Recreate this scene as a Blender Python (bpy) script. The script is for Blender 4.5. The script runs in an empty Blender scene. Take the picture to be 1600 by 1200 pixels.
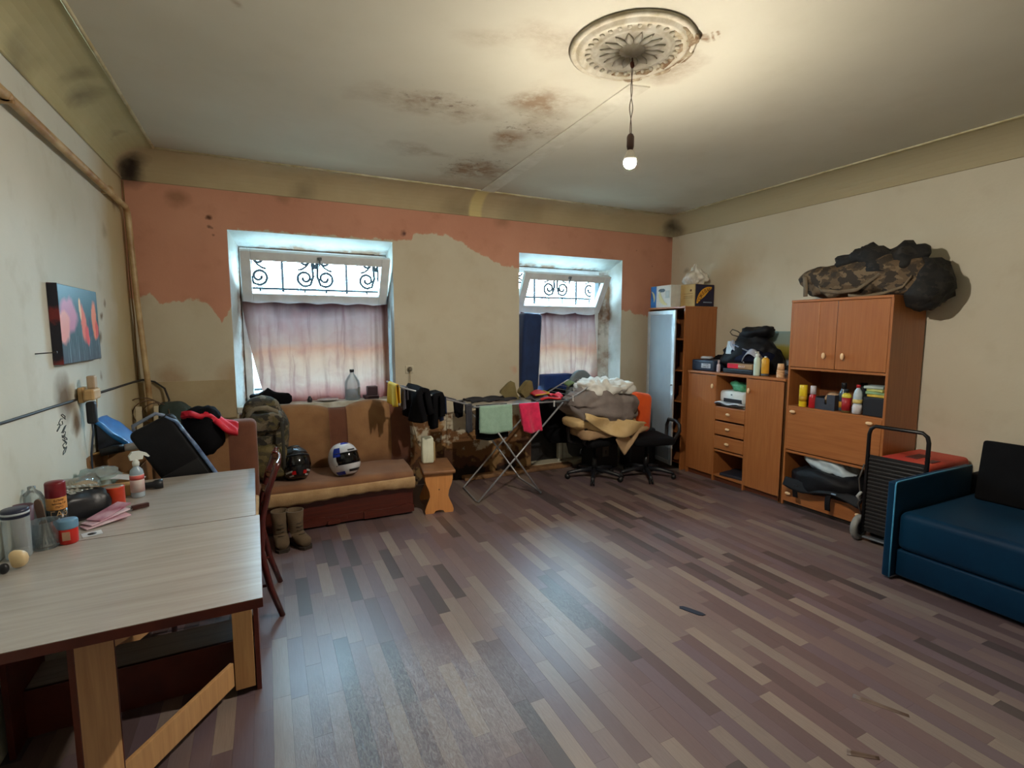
import bpy, bmesh, math, random
from mathutils import Vector, Matrix, noise
R = math.radians
random.seed(7)
scn = bpy.context.scene
COL = scn.collection

# ------------------------------------------------------------------ camera, light, exposure
CAM_H, YAW, PITCH = 1.65, R(25.88), R(6.0)
fw = Vector((math.sin(YAW)*math.cos(PITCH), math.cos(YAW)*math.cos(PITCH), -math.sin(PITCH)))
rt = Vector((math.cos(YAW), -math.sin(YAW), 0)); up = rt.cross(fw)
cam = bpy.data.cameras.new('camera'); cam.sensor_width = 36; cam.lens = 36*789.7/1600
cam.clip_start = .05
co = bpy.data.objects.new('camera', cam); COL.objects.link(co)
m4 = Matrix((rt, up, -fw)).transposed().to_4x4(); m4.translation = (0, 0, CAM_H)
co.matrix_world = m4; scn.camera = co
scn.view_settings.view_transform = 'Standard'; scn.view_settings.look = 'None'
scn.view_settings.gamma = 1; scn.view_settings.use_curve_mapping = False
scn.view_settings.exposure = 0.12
scn.cycles.use_denoising = True
scn.cycles.sample_clamp_indirect = 6
SKY, BULB = 62.0, 4000.0
w = bpy.data.worlds.new('sky'); scn.world = w; w.use_nodes = True
bg = w.node_tree.nodes['Background']; bg.inputs[0].default_value = (.52, .83, 1.0, 1); bg.inputs[1].default_value = SKY
for i, (x0, x1, z0, z1) in enumerate(((-.2, 1.18, .93, 2.45), (2.66, 3.92, .93, 2.45))):
    l = bpy.data.lights.new('window_portal', 'AREA'); l.shape = 'RECTANGLE'; l.size = x1-x0; l.size_y = z1-z0
    l.cycles.is_portal = True
    o = bpy.data.objects.new('window_portal', l); COL.objects.link(o)
    o.location = ((x0+x1)/2, 5.66, (z0+z1)/2); o.rotation_euler = (R(-90), 0, 0)

# ------------------------------------------------------------------ materials
def lin(c):
    return tuple((v/255/12.92 if v <= 10 else ((v/255+.055)/1.055)**2.4) for v in c[:3]) + (1,)
class NT:
    def __init__(s, name):
        s.m = bpy.data.materials.new(name); s.m.use_nodes = True
        s.t = s.m.node_tree; s.b = s.t.nodes['Principled BSDF']; s.out = s.t.nodes['Material Output']
    def n(s, k, **p):
        x = s.t.nodes.new(k)
        for a, v in p.items(): setattr(x, a, v)
        return x
    def l(s, a, b): s.t.links.new(a, b)
    def put(s, sock, v):
        if hasattr(v, 'is_output'): s.l(v, sock)
        else: sock.default_value = v
    def math(s, op, a, b=0.0, clamp=False):
        x = s.n('ShaderNodeMath', operation=op, use_clamp=clamp); s.put(x.inputs[0], a); s.put(x.inputs[1], b); return x.outputs[0]
    def pos(s): return s.n('ShaderNodeNewGeometry').outputs['Position']
    def obj(s): return s.n('ShaderNodeTexCoord').outputs['Object']
    def sep(s, v):
        x = s.n('ShaderNodeSeparateXYZ'); s.l(v, x.inputs[0]); return x.outputs
    def map(s, v, sc=(1, 1, 1), loc=(0, 0, 0), rot=(0, 0, 0)):
        x = s.n('ShaderNodeMapping'); s.l(v, x.inputs[0]); x.inputs['Scale'].default_value = sc
        x.inputs['Location'].default_value = loc; x.inputs['Rotation'].default_value = rot; return x.outputs[0]
    def noise(s, v, sc=5, det=4, ro=.55, dis=0):
        x = s.n('ShaderNodeTexNoise'); s.l(v, x.inputs['Vector']); x.inputs['Scale'].default_value = sc
        x.inputs['Detail'].default_value = det; x.inputs['Roughness'].default_value = ro; x.inputs['Distortion'].default_value = dis
        return x.outputs[0]
    def ramp(s, f, st, interp='LINEAR'):
        x = s.n('ShaderNodeValToRGB'); s.put(x.inputs[0], f); r = x.color_ramp; r.interpolation = interp
        while len(r.elements) < len(st): r.elements.new(.5)
        for e, (p, c) in zip(r.elements, st):
            e.position = p; e.color = (c, c, c, 1) if isinstance(c, (int, float)) else c
        return x.outputs[0]
    def mix(s, f, a, b, bt='MIX'):
        x = s.n('ShaderNodeMix', data_type='RGBA', blend_type=bt)
        s.put(x.inputs[0], f); s.put(x.inputs[6], a); s.put(x.inputs[7], b); return x.outputs[2]
    def step(s, v, lo, hi):
        x = s.n('ShaderNodeMapRange'); x.clamp = True; s.put(x.inputs[0], v)
        x.inputs[1].default_value = lo; x.inputs[2].default_value = hi; return x.outputs[0]
    def bump(s, h, st=.3, d=.01):
        x = s.n('ShaderNodeBump'); x.inputs['Strength'].default_value = st; x.inputs['Distance'].default_value = d
        s.l(h, x.inputs['Height']); s.l(x.outputs[0], s.b.inputs['Normal'])
    def spot(s, p, c, r, soft=.5, sc=(1, 1, 1)):
        # blotch around c (p already warped by noise)
        v = s.n('ShaderNodeVectorMath', operation='SUBTRACT'); s.l(p, v.inputs[0]); v.inputs[1].default_value = c
        u = s.n('ShaderNodeVectorMath', operation='MULTIPLY'); s.l(v.outputs[0], u.inputs[0]); u.inputs[1].default_value = sc
        d = s.n('ShaderNodeVectorMath', operation='LENGTH'); s.l(u.outputs[0], d.inputs[0])
        return s.step(d.outputs['Value'], r, r*(1-soft))
    def warp(s, p, amp, sc):
        x = s.n('ShaderNodeTexNoise'); s.l(p, x.inputs['Vector']); x.inputs['Scale'].default_value = sc; x.inputs['Detail'].default_value = 5
        v = s.n('ShaderNodeVectorMath', operation='SUBTRACT'); s.l(x.outputs['Color'], v.inputs[0]); v.inputs[1].default_value = (.5, .5, .5)
        u = s.n('ShaderNodeVectorMath', operation='SCALE'); s.l(v.outputs[0], u.inputs[0]); u.inputs['Scale'].default_value = amp*2
        a = s.n('ShaderNodeVectorMath', operation='ADD'); s.l(p, a.inputs[0]); s.l(u.outputs[0], a.inputs[1]); return a.outputs[0]
    def col(s, c): s.put(s.b.inputs['Base Color'], c)
    def set(s, **k):
        for a, v in k.items(): s.put(s.b.inputs[a.replace('_', ' ')], v)
MC = {}
def M(name, c, c2=None, sc=9, rough=.6, metal=0, bump=0, bs=60, st=(1, 1, 1), spec=.5, coat=0, sheen=0, lo=.35, hi=.65):
    if name in MC: return MC[name]
    t = NT(name); v = t.map(t.obj(), st)
    c2 = c2 or tuple(x*.86 for x in c)
    t.col(t.mix(t.step(t.noise(v, sc, 5), lo, hi), lin(c), lin(c2)))
    t.set(Roughness=rough, Metallic=metal); t.b.inputs['Specular IOR Level'].default_value = spec
    if coat: t.b.inputs['Coat Weight'].default_value = coat
    if sheen: t.b.inputs['Sheen Weight'].default_value = sheen
    if bump: t.bump(t.noise(v, bs, 6), bump, .004)
    MC[name] = t.m; return t.m
def glassy(name, tint, alpha=.25, rough=.05):
    if name in MC: return MC[name]
    t = NT(name); tr = t.n('ShaderNodeBsdfTransparent'); tr.inputs[0].default_value = tint
    g = t.n('ShaderNodeBsdfGlossy'); g.inputs['Roughness'].default_value = rough; g.inputs[0].default_value = (.9, .95, 1, 1)
    fr = t.n('ShaderNodeFresnel'); fr.inputs[0].default_value = 1.45
    mx = t.n('ShaderNodeMixShader'); f = t.math('ADD', t.math('MULTIPLY', fr.outputs[0], .8), alpha*.12, True)
    t.l(f, mx.inputs[0]); t.l(tr.outputs[0], mx.inputs[1]); t.l(g.outputs[0], mx.inputs[2])
    df = t.n('ShaderNodeBsdfDiffuse'); df.inputs[0].default_value = (.75, .8, .82, 1)
    m2 = t.n('ShaderNodeMixShader'); m2.inputs[0].default_value = alpha*.5
    t.l(mx.outputs[0], m2.inputs[1]); t.l(df.outputs[0], m2.inputs[2]); t.l(m2.outputs[0], t.out.inputs[0])
    MC[name] = t.m; return t.m
def camo(name, cols, sc=14, rough=.85):
    if name in MC: return MC[name]
    t = NT(name); v = t.warp(t.obj(), .03, 20)
    c = lin(cols[0])
    for i, q in enumerate(cols[1:]):
        c = t.mix(t.step(t.noise(t.map(v, (1, 1, 1.7), (3.7*i, 1.3*i, 2.1*i)), sc*(.8+.15*i), 2, .4), .535, .55), c, lin(q))
    t.col(t.mix(t.math('MULTIPLY', t.noise(t.obj(), 90, 3), .25), c, (0.01, .01, .008, 1)))
    t.set(Roughness=rough); t.bump(t.noise(t.obj(), 30, 6), .5, .01)
    MC[name] = t.m; return t.m
def wood(name, c, c2, ax=2, sc=3, rough=.38, str_=18, coat=.0):
    if name in MC: return MC[name]
    t = NT(name); s = [str_]*3; s[ax] = .9
    v = t.map(t.obj(), tuple(s)); n = t.noise(v, sc, 6, .6, .6)
    t.col(t.mix(t.step(n, .3, .7), lin(c), lin(c2))); t.set(Roughness=rough)
    if coat: t.b.inputs['Coat Weight'].default_value = coat
    t.bump(n, .04, .002); MC[name] = t.m; return t.m

def mat_wall(which):
    t = NT('plaster_'+which); p = t.pos(); X, Y, Z = t.sep(p)
    big, mid, fine = t.noise(p, .9, 5), t.noise(p, 4, 6), t.noise(p, 40, 4)
    wp = t.warp(p, .08, 5); wp2 = t.warp(p, .25, 2.2)
    if which == 'left':
        c = t.mix(t.step(big, .3, .7), lin((214, 213, 202)), lin((196, 197, 184)))
        c = t.mix(t.math('MULTIPLY', t.step(mid, .55, .75), .25), c, lin((150, 140, 108)))
        # yellow-brown tint towards the window wall corner
        f = t.math('MULTIPLY', t.step(t.sep(wp2)[1], 4.35, 4.75), .75)
        c = t.mix(f, c, lin((176, 152, 98)))
        for cc, r, a in (((-1, 4.27, 1.62), .05, .8), ((-1, 4.33, 1.75), .035, .8), ((-1, 4.22, 1.5), .04, .7), ((-1, 4.45, 1.86), .04, .6), ((-1, 4.2, 1.36), .04, .6), ((-1, 5.2, 2.95), .14, 1), ((-1, 4.9, 2.6), .05, .4),
                         ((-1, 3.5, 1.27), .16, .85), ((-1, 3.62, 1.13), .09, .8), ((-1, 4.6, 2.35), .07, .3)):
            c = t.mix(t.math('MULTIPLY', t.spot(wp, cc, r, .7), a), c, lin((96, 66, 30)))
    elif which == 'right':
        c = t.mix(t.step(big, .3, .7), lin((212, 205, 184)), lin((200, 191, 168)))
        c = t.mix(t.math('MULTIPLY', t.step(mid, .55, .8), .2), c, lin((160, 140, 96)))
        c = t.mix(t.math('MULTIPLY', t.spot(wp2, (4.88, 4.2, 2.35), .45, .9), .35), c, lin((170, 128, 66)))
        for cc, r, a in (((4.88, 5.1, 2.95), .14, .9), ((4.88, 4.95, 2.42), .05, .5)):
            c = t.mix(t.math('MULTIPLY', t.spot(wp, cc, r, .8), a), c, lin((70, 50, 40)))
    else:
        pink = t.mix(t.step(big, .35, .65), lin((204, 150, 124)), lin((190, 134, 110)))
        pink = t.mix(t.math('MULTIPLY', t.step(mid, .55, .8), .35), pink, lin((150, 94, 62)))
        crm = t.mix(t.step(big, .3, .7), lin((206, 198, 176)), lin((192, 182, 158)))
        crm = t.mix(t.math('MULTIPLY', t.step(mid, .5, .75), .3), crm, lin((172, 154, 122)))
        pts = [(-1, 1.90), (-.9, 1.93), (-.857, 1.98), (-.8, 1.88), (-.733, 1.868), (-.652, 1.905), (-.524, 1.917), (-.434, 1.885), (-.38, 1.80), (-.35, 1.712), (-.30, 1.80), (-.26, 1.84), (-.2, 2.55), (1.19, 2.555), (1.393, 2.57), (1.408, 2.634), (1.751, 2.662), (1.849, 2.603), (2.009, 2.548), (2.187, 2.472), (2.403, 2.367), (2.6, 2.35), (3.9, 1.91), (4.224, 1.903), (4.287, 1.86), (4.5, 1.841), (4.88, 1.9)]
        st = [((x+1.05)/6, (z-1.5)/1.5) for x, z in pts]
        bd = t.ramp(t.math('DIVIDE', t.math('ADD', X, 1.05), 6.0), st)
        zz = t.math('DIVIDE', t.math('SUBTRACT', Z, 1.5), 1.5)
        edge = t.math('ADD', t.math('SUBTRACT', zz, bd), t.math('MULTIPLY', t.math('SUBTRACT', t.noise(p, 9, 7, .65), .5), .09))
        c = t.mix(t.step(edge, -.003, .006), crm, pink)
        # ochre band of the cove colour at the wall's very top
        c = t.mix(t.step(t.math('ADD', Z, t.math('MULTIPLY', mid, .05)), 2.895, 2.93), c, lin((170, 152, 116)))
        # plaster fallen away at the foot of the pier
        low = t.math('ADD', t.math('MULTIPLY', Z, 1.0), t.math('MULTIPLY', t.math('SUBTRACT', t.noise(p, 2.6, 6, .6), .5), 1.7))
        inx = t.math('MULTIPLY', t.step(X, 1.0, 1.25), t.step(X, 2.86, 2.76))
        c = t.mix(t.math('MULTIPLY', t.step(low, .62, .56), inx), c, lin((120, 84, 52)))
        c = t.mix(t.math('MULTIPLY', t.step(low, .44, .38), inx), c, lin((78, 50, 34)))
        c = t.mix(t.math('MULTIPLY', t.step(t.math('ADD', low, t.math('MULTIPLY', mid, .5)), .40, .34), inx), c, lin((40, 30, 26)))
        c = t.mix(t.math('MULTIPLY', t.math('MULTIPLY', t.step(t.noise(p, 5, 5), .55, .6), t.step(low, .7, .6)), t.math('MULTIPLY', inx, .5)), c, lin((176, 140, 90)))
        for cc, r, a, k in (((1.30, 5.21, 2.62), .045, .9, (70, 44, 44)), ((-.39, 5.21, 2.63), .028, .9, (80, 46, 26)), ((-.39, 5.21, 2.54), .022, .9, (70, 40, 24)), ((-.385, 5.21, 2.47), .016, .8, (70, 40, 24)),
                            ((-.95, 5.21, 2.95), .17, .95, (34, 26, 18)), ((4.82, 5.21, 2.93), .12, .9, (64, 44, 40)), ((-.62, 5.21, 2.76), .1, .5, (110, 76, 40)), ((.05, 5.21, 1.0), .05, .4, (110, 80, 40)),
                            ((1.8, 5.21, 1.16), .016, .9, (90, 60, 40)), ((4.3, 5.21, 2.68), .015, .8, (70, 46, 40)), ((4.55, 5.21, 2.5), .016, .8, (70, 46, 40)), ((-.25, 5.21, 1.23), .2, .45, (160, 112, 56)), ((-.75, 5.21, 1.25), .14, .45, (150, 100, 50)),
                            ((.2, 5.21, 2.86), .1, .4, (110, 84, 50)), ((2.4, 5.21, 2.87), .12, .4, (120, 90, 60)), ((2.55, 5.21, 1.2), .06, .4, (200, 120, 96))):
            c = t.mix(t.math('MULTIPLY', t.spot(wp, cc, r, .7), a), c, lin(k))
    t.col(c); t.set(Roughness=.82)
    t.b.inputs['Specular IOR Level'].default_value = .3
    t.bump(t.math('ADD', t.math('MULTIPLY', mid, 1.0), t.math('MULTIPLY', fine, .25)), .35, .01)
    return t.m
def mat_ceiling():
    t = NT('ceiling_plaster'); p = t.pos()
    big, mid = t.noise(p, .7, 5), t.noise(p, 4, 6); wp = t.warp(p, .3, 2.6); wq = t.warp(p, .12, 9)
    c = t.mix(t.step(big, .3, .7), lin((200, 195, 176)), lin((184, 178, 158)))
    c = t.mix(t.math('MULTIPLY', t.step(mid, .55, .8), .12), c, lin((150, 138, 104)))
    brk = t.step(t.noise(p, 6, 7, .7), .36, .56)
    for cc, r, a, s in (((1.66, 3.0, 3.08), .30, .75, (1, .9, 0)), ((1.78, 3.55, 3.08), .30, .85, (1.3, .9, 0)), ((1.74, 4.35, 3.08), .40, .85, (1.3, .8, 0)), ((1.0, 3.25, 3.08), .42, .55, (.8, 1.8, 0)), ((1.15, 4.1, 3.08), .26, .4, (.8, 1.4, 0)),
                        ((-.05, 2.7, 3.08), .05, .5, (1, 1, 0)), ((1.06, 2.46, 3.08), .16, .3, (1, 1, 0)), ((1.3, 2.35, 3.08), .25, .35, (1, 1, 0)), ((4.4, 4.75, 3.08), .3, .4, (1, 1, 0)), ((2.0, 1.87, 3.08), .022, .8, (1, 1, 0)), ((2.0, 1.93, 3.08), .025, .8, (1, 1, 0)), ((1.98, 1.98, 3.08), .03, .8, (1, 1, 0)), ((2.02, 2.3, 3.08), .22, .6, (1, 1, 0))):
        f = t.math('MULTIPLY', t.math('MULTIPLY', t.spot(wp, cc, r, .75, s), a), t.math('ADD', t.math('MULTIPLY', brk, .8), .2))
        c = t.mix(f, c, lin((126, 92, 56)))
    dk = t.math('MULTIPLY', t.step(t.noise(p, 15, 6, .7), .55, .66), t.math('MAXIMUM', t.math('MAXIMUM', t.spot(wq, (1.72, 3.35, 3.08), .25, .6, (1, .7, 0)), t.spot(wq, (1.7, 4.3, 3.08), .35, .6, (1, .8, 0))), t.math('MULTIPLY', t.spot(wq, (1.05, 3.2, 3.08), .3, .6, (.8, 1.5, 0)), .7)))
    c = t.mix(t.math('MULTIPLY', dk, .8), c, lin((84, 58, 40)))
    ed = t.math('MULTIPLY', t.step(t.sep(t.warp(p, .2, 1.5))[1], 4.6, 4.95), .45)
    c = t.mix(ed, c, lin((140, 116, 84)))
    t.col(c); t.set(Roughness=.85); t.bump(mid, .25, .01); return t.m
def mat_cove():
    t = NT('cove_plaster'); p = t.pos(); X, Y, Z = t.sep(p)
    wp = t.warp(p, .14, 4); big = t.noise(p, 1.1, 5)
    side = t.mix(t.step(big, .3, .7), lin((186, 178, 138)), lin((166, 156, 114)))
    back = t.mix(t.step(big, .3, .7), lin((186, 170, 136)), lin((166, 148, 112)))
    c = t.mix(t.step(Y, 4.90, 5.0), side, back)
    c = t.mix(t.step(X, 4.6, 4.7), c, lin((176, 164, 132)))
    for cc, r, a in (((-.95, 5.14, 2.97), .20, .97), ((-.955, 5.17, 2.95), .13, 1), ((-.88, 3.95, 3.0), .16, .6), ((-.85, 3.7, 3.02), .12, .4), ((-.98, 3.3, 2.91), .2, .4), ((4.82, 5.12, 2.97), .2, .8), ((1.9, 5.2, 2.92), .2, .35), ((-.85, 4.6, 3.0), .08, .5), ((2.6, 5.15, 2.95), .3, .25), ((.4, 5.2, 2.92), .15, .35)):
        c = t.mix(t.math('MULTIPLY', t.spot(wp, cc, r, .85), a), c, lin((44, 32, 20)))
    c = t.mix(t.math('MULTIPLY', t.math('MULTIPLY', t.step(X, 2.0, 2.03), t.step(X, 2.17, 2.14)), t.step(Y, 4.90, 5.0)), c, lin((202, 186, 130)))
    t.col(c); t.set(Roughness=.85); t.bump(t.noise(p, 5, 6), .3, .01); return t.m
def mat_reveal():
    t = NT('reveal_plaster'); p = t.pos(); X, Y, Z = t.sep(p); wp = t.warp(p, .1, 6)
    c = t.mix(t.step(t.noise(p, 3, 5), .35, .7), lin((206, 210, 206)), lin((176, 180, 172)))
    f = t.math('MULTIPLY', t.step(t.sep(wp)[1], 5.36, 5.46), t.step(t.noise(p, 3.2, 5), .40, .55))
    c = t.mix(f, c, lin((120, 88, 64)))
    f = t.math('MULTIPLY', t.step(t.sep(wp)[1], 5.44, 5.52), t.step(t.noise(p, 7, 6), .5, .62))
    c = t.mix(f, c, lin((54, 40, 36)))
    t.col(c); t.set(Roughness=.75); t.bump(t.noise(p, 14, 7), .5, .012); return t.m
def mat_floor():
    t = NT('printed_plank_linoleum'); p = t.pos()
    at = t.n('ShaderNodeAttribute'); at.attribute_name = 'tone'
    f = at.outputs['Fac']
    base = t.ramp(f, [(0, lin((76, 66, 66))), (.15, lin((94, 77, 78))), (.3, lin((108, 88, 88))), (.45, lin((104, 88, 94))), (.6, lin((116, 98, 96))), (.75, lin((120, 104, 100))), (.88, lin((127, 114, 107))), (1, lin((136, 121, 112)))])
    g = t.noise(t.map(p, (60, 3, 1)), 3, 6, .65)
    base = t.mix(t.math('MULTIPLY', t.step(g, .35, .75), .3), base, lin((70, 50, 46)))
    # worn, scuffed stretch in front of the table
    wv = t.warp(p, .2, 4)
    worn = t.math('MAXIMUM', t.spot(wv, (.55, 2.0, 0), .62, .6), t.math('MULTIPLY', t.spot(wv, (1.45, 2.45, 0), .5, .7), .5))
    sc = t.step(t.noise(t.map(p, (16, 5, 1)), 4, 7, .75, 1.5), .42, .62)
    base = t.mix(t.math('MULTIPLY', t.math('MULTIPLY', worn, sc), .45), base, lin((170, 164, 158)))
    d = t.step(t.noise(p, 1.3, 5), .45, .75)
    base = t.mix(t.math('MULTIPLY', d, .18), base, lin((84, 72, 70)))
    t.col(base)
    r = t.math('ADD', t.math('MULTIPLY', t.noise(p, 6, 5), .12), .29)
    t.set(Roughness=r); t.b.inputs['Specular IOR Level'].default_value = .7
    h = t.math('ADD', t.math('MULTIPLY', t.math('MULTIPLY', worn, t.noise(t.map(p, (15, 4, 1)), 4, 5, .65, 1.2)), 3.0), t.math('MULTIPLY', t.noise(p, 30, 3), .08))
    t.bump(t.math('ADD', h, t.math('MULTIPLY', t.noise(t.map(p, (1.6, .7, 1)), 4, 2), .5)), .2, .006); return t.m
def mat_curtain(name, zt, zb):
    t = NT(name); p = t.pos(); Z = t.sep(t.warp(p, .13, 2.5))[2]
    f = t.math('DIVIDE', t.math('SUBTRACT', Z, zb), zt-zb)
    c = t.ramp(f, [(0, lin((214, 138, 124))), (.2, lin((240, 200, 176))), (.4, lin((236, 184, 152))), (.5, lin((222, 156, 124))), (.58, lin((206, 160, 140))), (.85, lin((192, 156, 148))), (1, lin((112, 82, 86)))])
    n = t.step(t.noise(p, 5, 5, .6, .6), .45, .68)
    c = t.mix(t.math('MULTIPLY', n, .3), c, lin((178, 104, 104)))
    fold_shade = t.step(t.noise(t.map(t.warp(p, .03, 4), (14, 1, .8)), 1.6, 4), .52, .72)
    c = t.mix(t.math('MULTIPLY', fold_shade, .5), c, lin((120, 62, 70)))  # darker streaks painted in to suggest the shade of doubled folds
    df = t.n('ShaderNodeBsdfDiffuse'); tl = t.n('ShaderNodeBsdfTranslucent'); mx = t.n('ShaderNodeMixShader'); mx.inputs[0].default_value = .5
    t.l(t.mix(.45, c, (.02, .01, .015, 1)), df.inputs[0])
    t.l(t.mix(.875, c, (.002, .001, .002, 1)), tl.inputs[0])
    t.l(df.outputs[0], mx.inputs[1]); t.l(tl.outputs[0], mx.inputs[2]); t.l(mx.outputs[0], t.out.inputs[0])
    b = t.n('ShaderNodeBump'); b.inputs['Strength'].default_value = .2; t.l(t.noise(p, 120, 3), b.inputs['Height']); t.l(b.outputs[0], df.inputs['Normal'])
    return t.m
def emit(name, c, s):
    t = NT(name); e = t.n('ShaderNodeEmission'); e.inputs[0].default_value = c; e.inputs[1].default_value = s
    t.l(e.outputs[0], t.out.inputs[0]); return t.m

# ------------------------------------------------------------------ mesh helpers
def TR(loc=(0, 0, 0), rot=(0, 0, 0)):
    return Matrix.Translation(loc) @ Matrix.Rotation(R(rot[2]), 4, 'Z') @ Matrix.Rotation(R(rot[1]), 4, 'Y') @ Matrix.Rotation(R(rot[0]), 4, 'X')
class MB:
    def __init__(s): s.v = []; s.f = []; s.sm = []
    def add(s, vs, fs, T=None, smooth=False):
        k = len(s.v)
        s.v += [tuple(T @ Vector(v)) if T else tuple(v) for v in vs]
        s.f += [tuple(i+k for i in f) for f in fs]; s.sm += [smooth]*len(fs); return s
    def box(s, a, b, bev=0, T=None, seg=2):
        x0, y0, z0 = a; x1, y1, z1 = b
        if bev <= 0:
            vs = [(x, y, z) for z in (z0, z1) for y in (y0, y1) for x in (x0, x1)]
            return s.add(vs, [(0, 2, 3, 1), (4, 5, 7, 6), (0, 1, 5, 4), (2, 6, 7, 3), (0, 4, 6, 2), (1, 3, 7, 5)], T)
        bm = bmesh.new(); bmesh.ops.create_cube(bm, size=1)
        for v in bm.verts: v.co = Vector(((x0+x1)/2+v.co.x*(x1-x0), (y0+y1)/2+v.co.y*(y1-y0), (z0+z1)/2+v.co.z*(z1-z0)))
        bmesh.ops.bevel(bm, geom=bm.edges[:], offset=min(bev, .49*min(abs(x1-x0), abs(y1-y0), abs(z1-z0))), segments=seg, affect='EDGES', profile=.5)
        bm.verts.index_update()
        s.add([v.co for v in bm.verts], [[v.index for v in f.verts] for f in bm.faces], T, seg > 2); bm.free(); return s
    def tube(s, pts, r, n=8, closed=False, T=None):
        P = [Vector(p) for p in pts]; N = len(P); rr = r if isinstance(r, (list, tuple)) else [r]*N
        vs = []; nrm = None
        for i in range(N):
            a = P[(i-1) % N] if (closed or i > 0) else P[i]; b = P[(i+1) % N] if (closed or i < N-1) else P[i]
            t = (b-a).normalized() if (b-a).length > 1e-9 else Vector((0, 0, 1))
            if nrm is None: nrm = t.orthogonal().normalized()
            nrm = (nrm - t*nrm.dot(t)); nrm = nrm.normalized() if nrm.length > 1e-6 else t.orthogonal().normalized()
            bn = t.cross(nrm)
            for k in range(n):
                a_ = 2*math.pi*k/n; vs.append(P[i] + (nrm*math.cos(a_)+bn*math.sin(a_))*rr[i])
        fs = []
        for i in range(N if closed else N-1):
            j = (i+1) % N
            for k in range(n):
                q = (k+1) % n; fs.append((i*n+k, i*n+q, j*n+q, j*n+k))
        if not closed: fs += [tuple(range(n-1, -1, -1)), tuple((N-1)*n+k for k in range(n))]
        return s.add(vs, fs, T, True)
    def lathe(s, prof, c=(0, 0, 0), n=20, T=None, smooth=True):
        vs = []; fs = []; m = len(prof)
        for (r, z) in prof:
            for k in range(n):
                a = 2*math.pi*k/n; vs.append((c[0]+r*math.cos(a), c[1]+r*math.sin(a), c[2]+z))
        for i in range(m-1):
            for k in range(n):
                q = (k+1) % n; fs.append((i*n+k, i*n+q, (i+1)*n+q, (i+1)*n+k))
        if prof[0][0] > 1e-5: fs.append(tuple(range(n-1, -1, -1)))
        if prof[-1][0] > 1e-5: fs.append(tuple((m-1)*n+k for k in range(n)))
        return s.add(vs, fs, T, smooth)
    def prism(s, poly, z0, z1, T=None, smooth=False):
        n = len(poly); vs = [(x, y, z0) for x, y in poly]+[(x, y, z1) for x, y in poly]
        fs = [tuple(range(n-1, -1, -1)), tuple(range(n, 2*n))]+[(i, (i+1) % n, n+(i+1) % n, n+i) for i in range(n)]
        return s.add(vs, fs, T, smooth)
    def surf(s, fn, nu, nv, th=0, T=None):
        P = [[Vector(fn(i/nu, j/nv)) for j in range(nv+1)] for i in range(nu+1)]
        idx = lambda i, j: i*(nv+1)+j
        top = [P[i][j] for i in range(nu+1) for j in range(nv+1)]
        fs = [(idx(i, j), idx(i+1, j), idx(i+1, j+1), idx(i, j+1)) for i in range(nu) for j in range(nv)]
        if th:
            nr = []
            for i in range(nu+1):
                for j in range(nv+1):
                    du = P[min(i+1, nu)][j]-P[max(i-1, 0)][j]; dv = P[i][min(j+1, nv)]-P[i][max(j-1, 0)]
                    q = du.cross(dv); nr.append(q.normalized() if q.length > 1e-9 else Vector((0, 0, 1)))
            k = len(top); top = top+[a-b*th for a, b in zip(top, nr)]
            fs += [tuple(x+k for x in reversed(f)) for f in fs[:]]
            rim = [idx(i, 0) for i in range(nu+1)]+[idx(nu, j) for j in range(1, nv+1)]+[idx(i, nv) for i in range(nu-1, -1, -1)]+[idx(0, j) for j in range(nv-1, 0, -1)]
            fs += [(rim[(a+1) % len(rim)], rim[a], rim[a]+k, rim[(a+1) % len(rim)]+k) for a in range(len(rim))]
        return s.add(top, fs, T, True)
    def blob(s, dims, e=.6, amp=.0, fr=6, seed=0, n=28, T=None, flat=True, fn=None, amp2=0, fr2=20):
        """soft bag-like superellipsoid standing on z=0"""
        vs = []; fs = []; m = n//2
        sg = lambda q, x: math.copysign(abs(q)**x, q)
        for j in range(m+1):
            ph = -math.pi/2+math.pi*j/m
            for i in range(n):
                th = 2*math.pi*i/n
                d = Vector((sg(math.cos(ph), e)*sg(math.cos(th), e), sg(math.cos(ph), e)*sg(math.sin(th), e), sg(math.sin(ph), e)))
                p = Vector((d.x*dims[0]/2, d.y*dims[1]/2, d.z*dims[2]/2))
                if amp: p += d*noise.noise(p*fr+Vector((seed*7.3, seed*3.1, seed)))*amp
                if amp2: p += d*abs(noise.noise(p*fr2+Vector((seed*2.3, seed*5.1, seed))))*amp2
                if fn: p = Vector(fn(p))
                p.z += dims[2]/2
                if flat: p.z = max(p.z, 0)
                vs.append(p)
        for j in range(m):
            for i in range(n):
                k = (i+1) % n; fs.append((j*n+i, j*n+k, (j+1)*n+k, (j+1)*n+i))
        return s.add(vs, fs, T, True)
    def obj(s, name, mat, parent=None, loc=(0, 0, 0), rz=0, weld=False):
        me = bpy.data.meshes.new(name); me.from_pydata(s.v, [], s.f); me.update()
        me.polygons.foreach_set('use_smooth', s.sm)
        if isinstance(mat, (list, tuple)):
            for q in mat: me.materials.append(q)
        else: me.materials.append(mat)
        o = bpy.data.objects.new(name, me); COL.objects.link(o)
        o.location = loc; o.rotation_euler = (0, 0, R(rz))
        if parent: o.parent = parent
        return o
def tag(o, label, cat, group=None, kind=None):
    o['label'] = label; o['category'] = cat
    if group: o['group'] = group
    if kind: o['kind'] = kind
    return o
def thing(name, label, cat, loc=(0, 0, 0), rz=0, group=None, kind=None):
    o = bpy.data.objects.new(name, None); COL.objects.link(o); o.location = loc; o.rotation_euler = (0, 0, R(rz)); o.empty_display_size = .05
    return tag(o, label, cat, group, kind)
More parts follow.
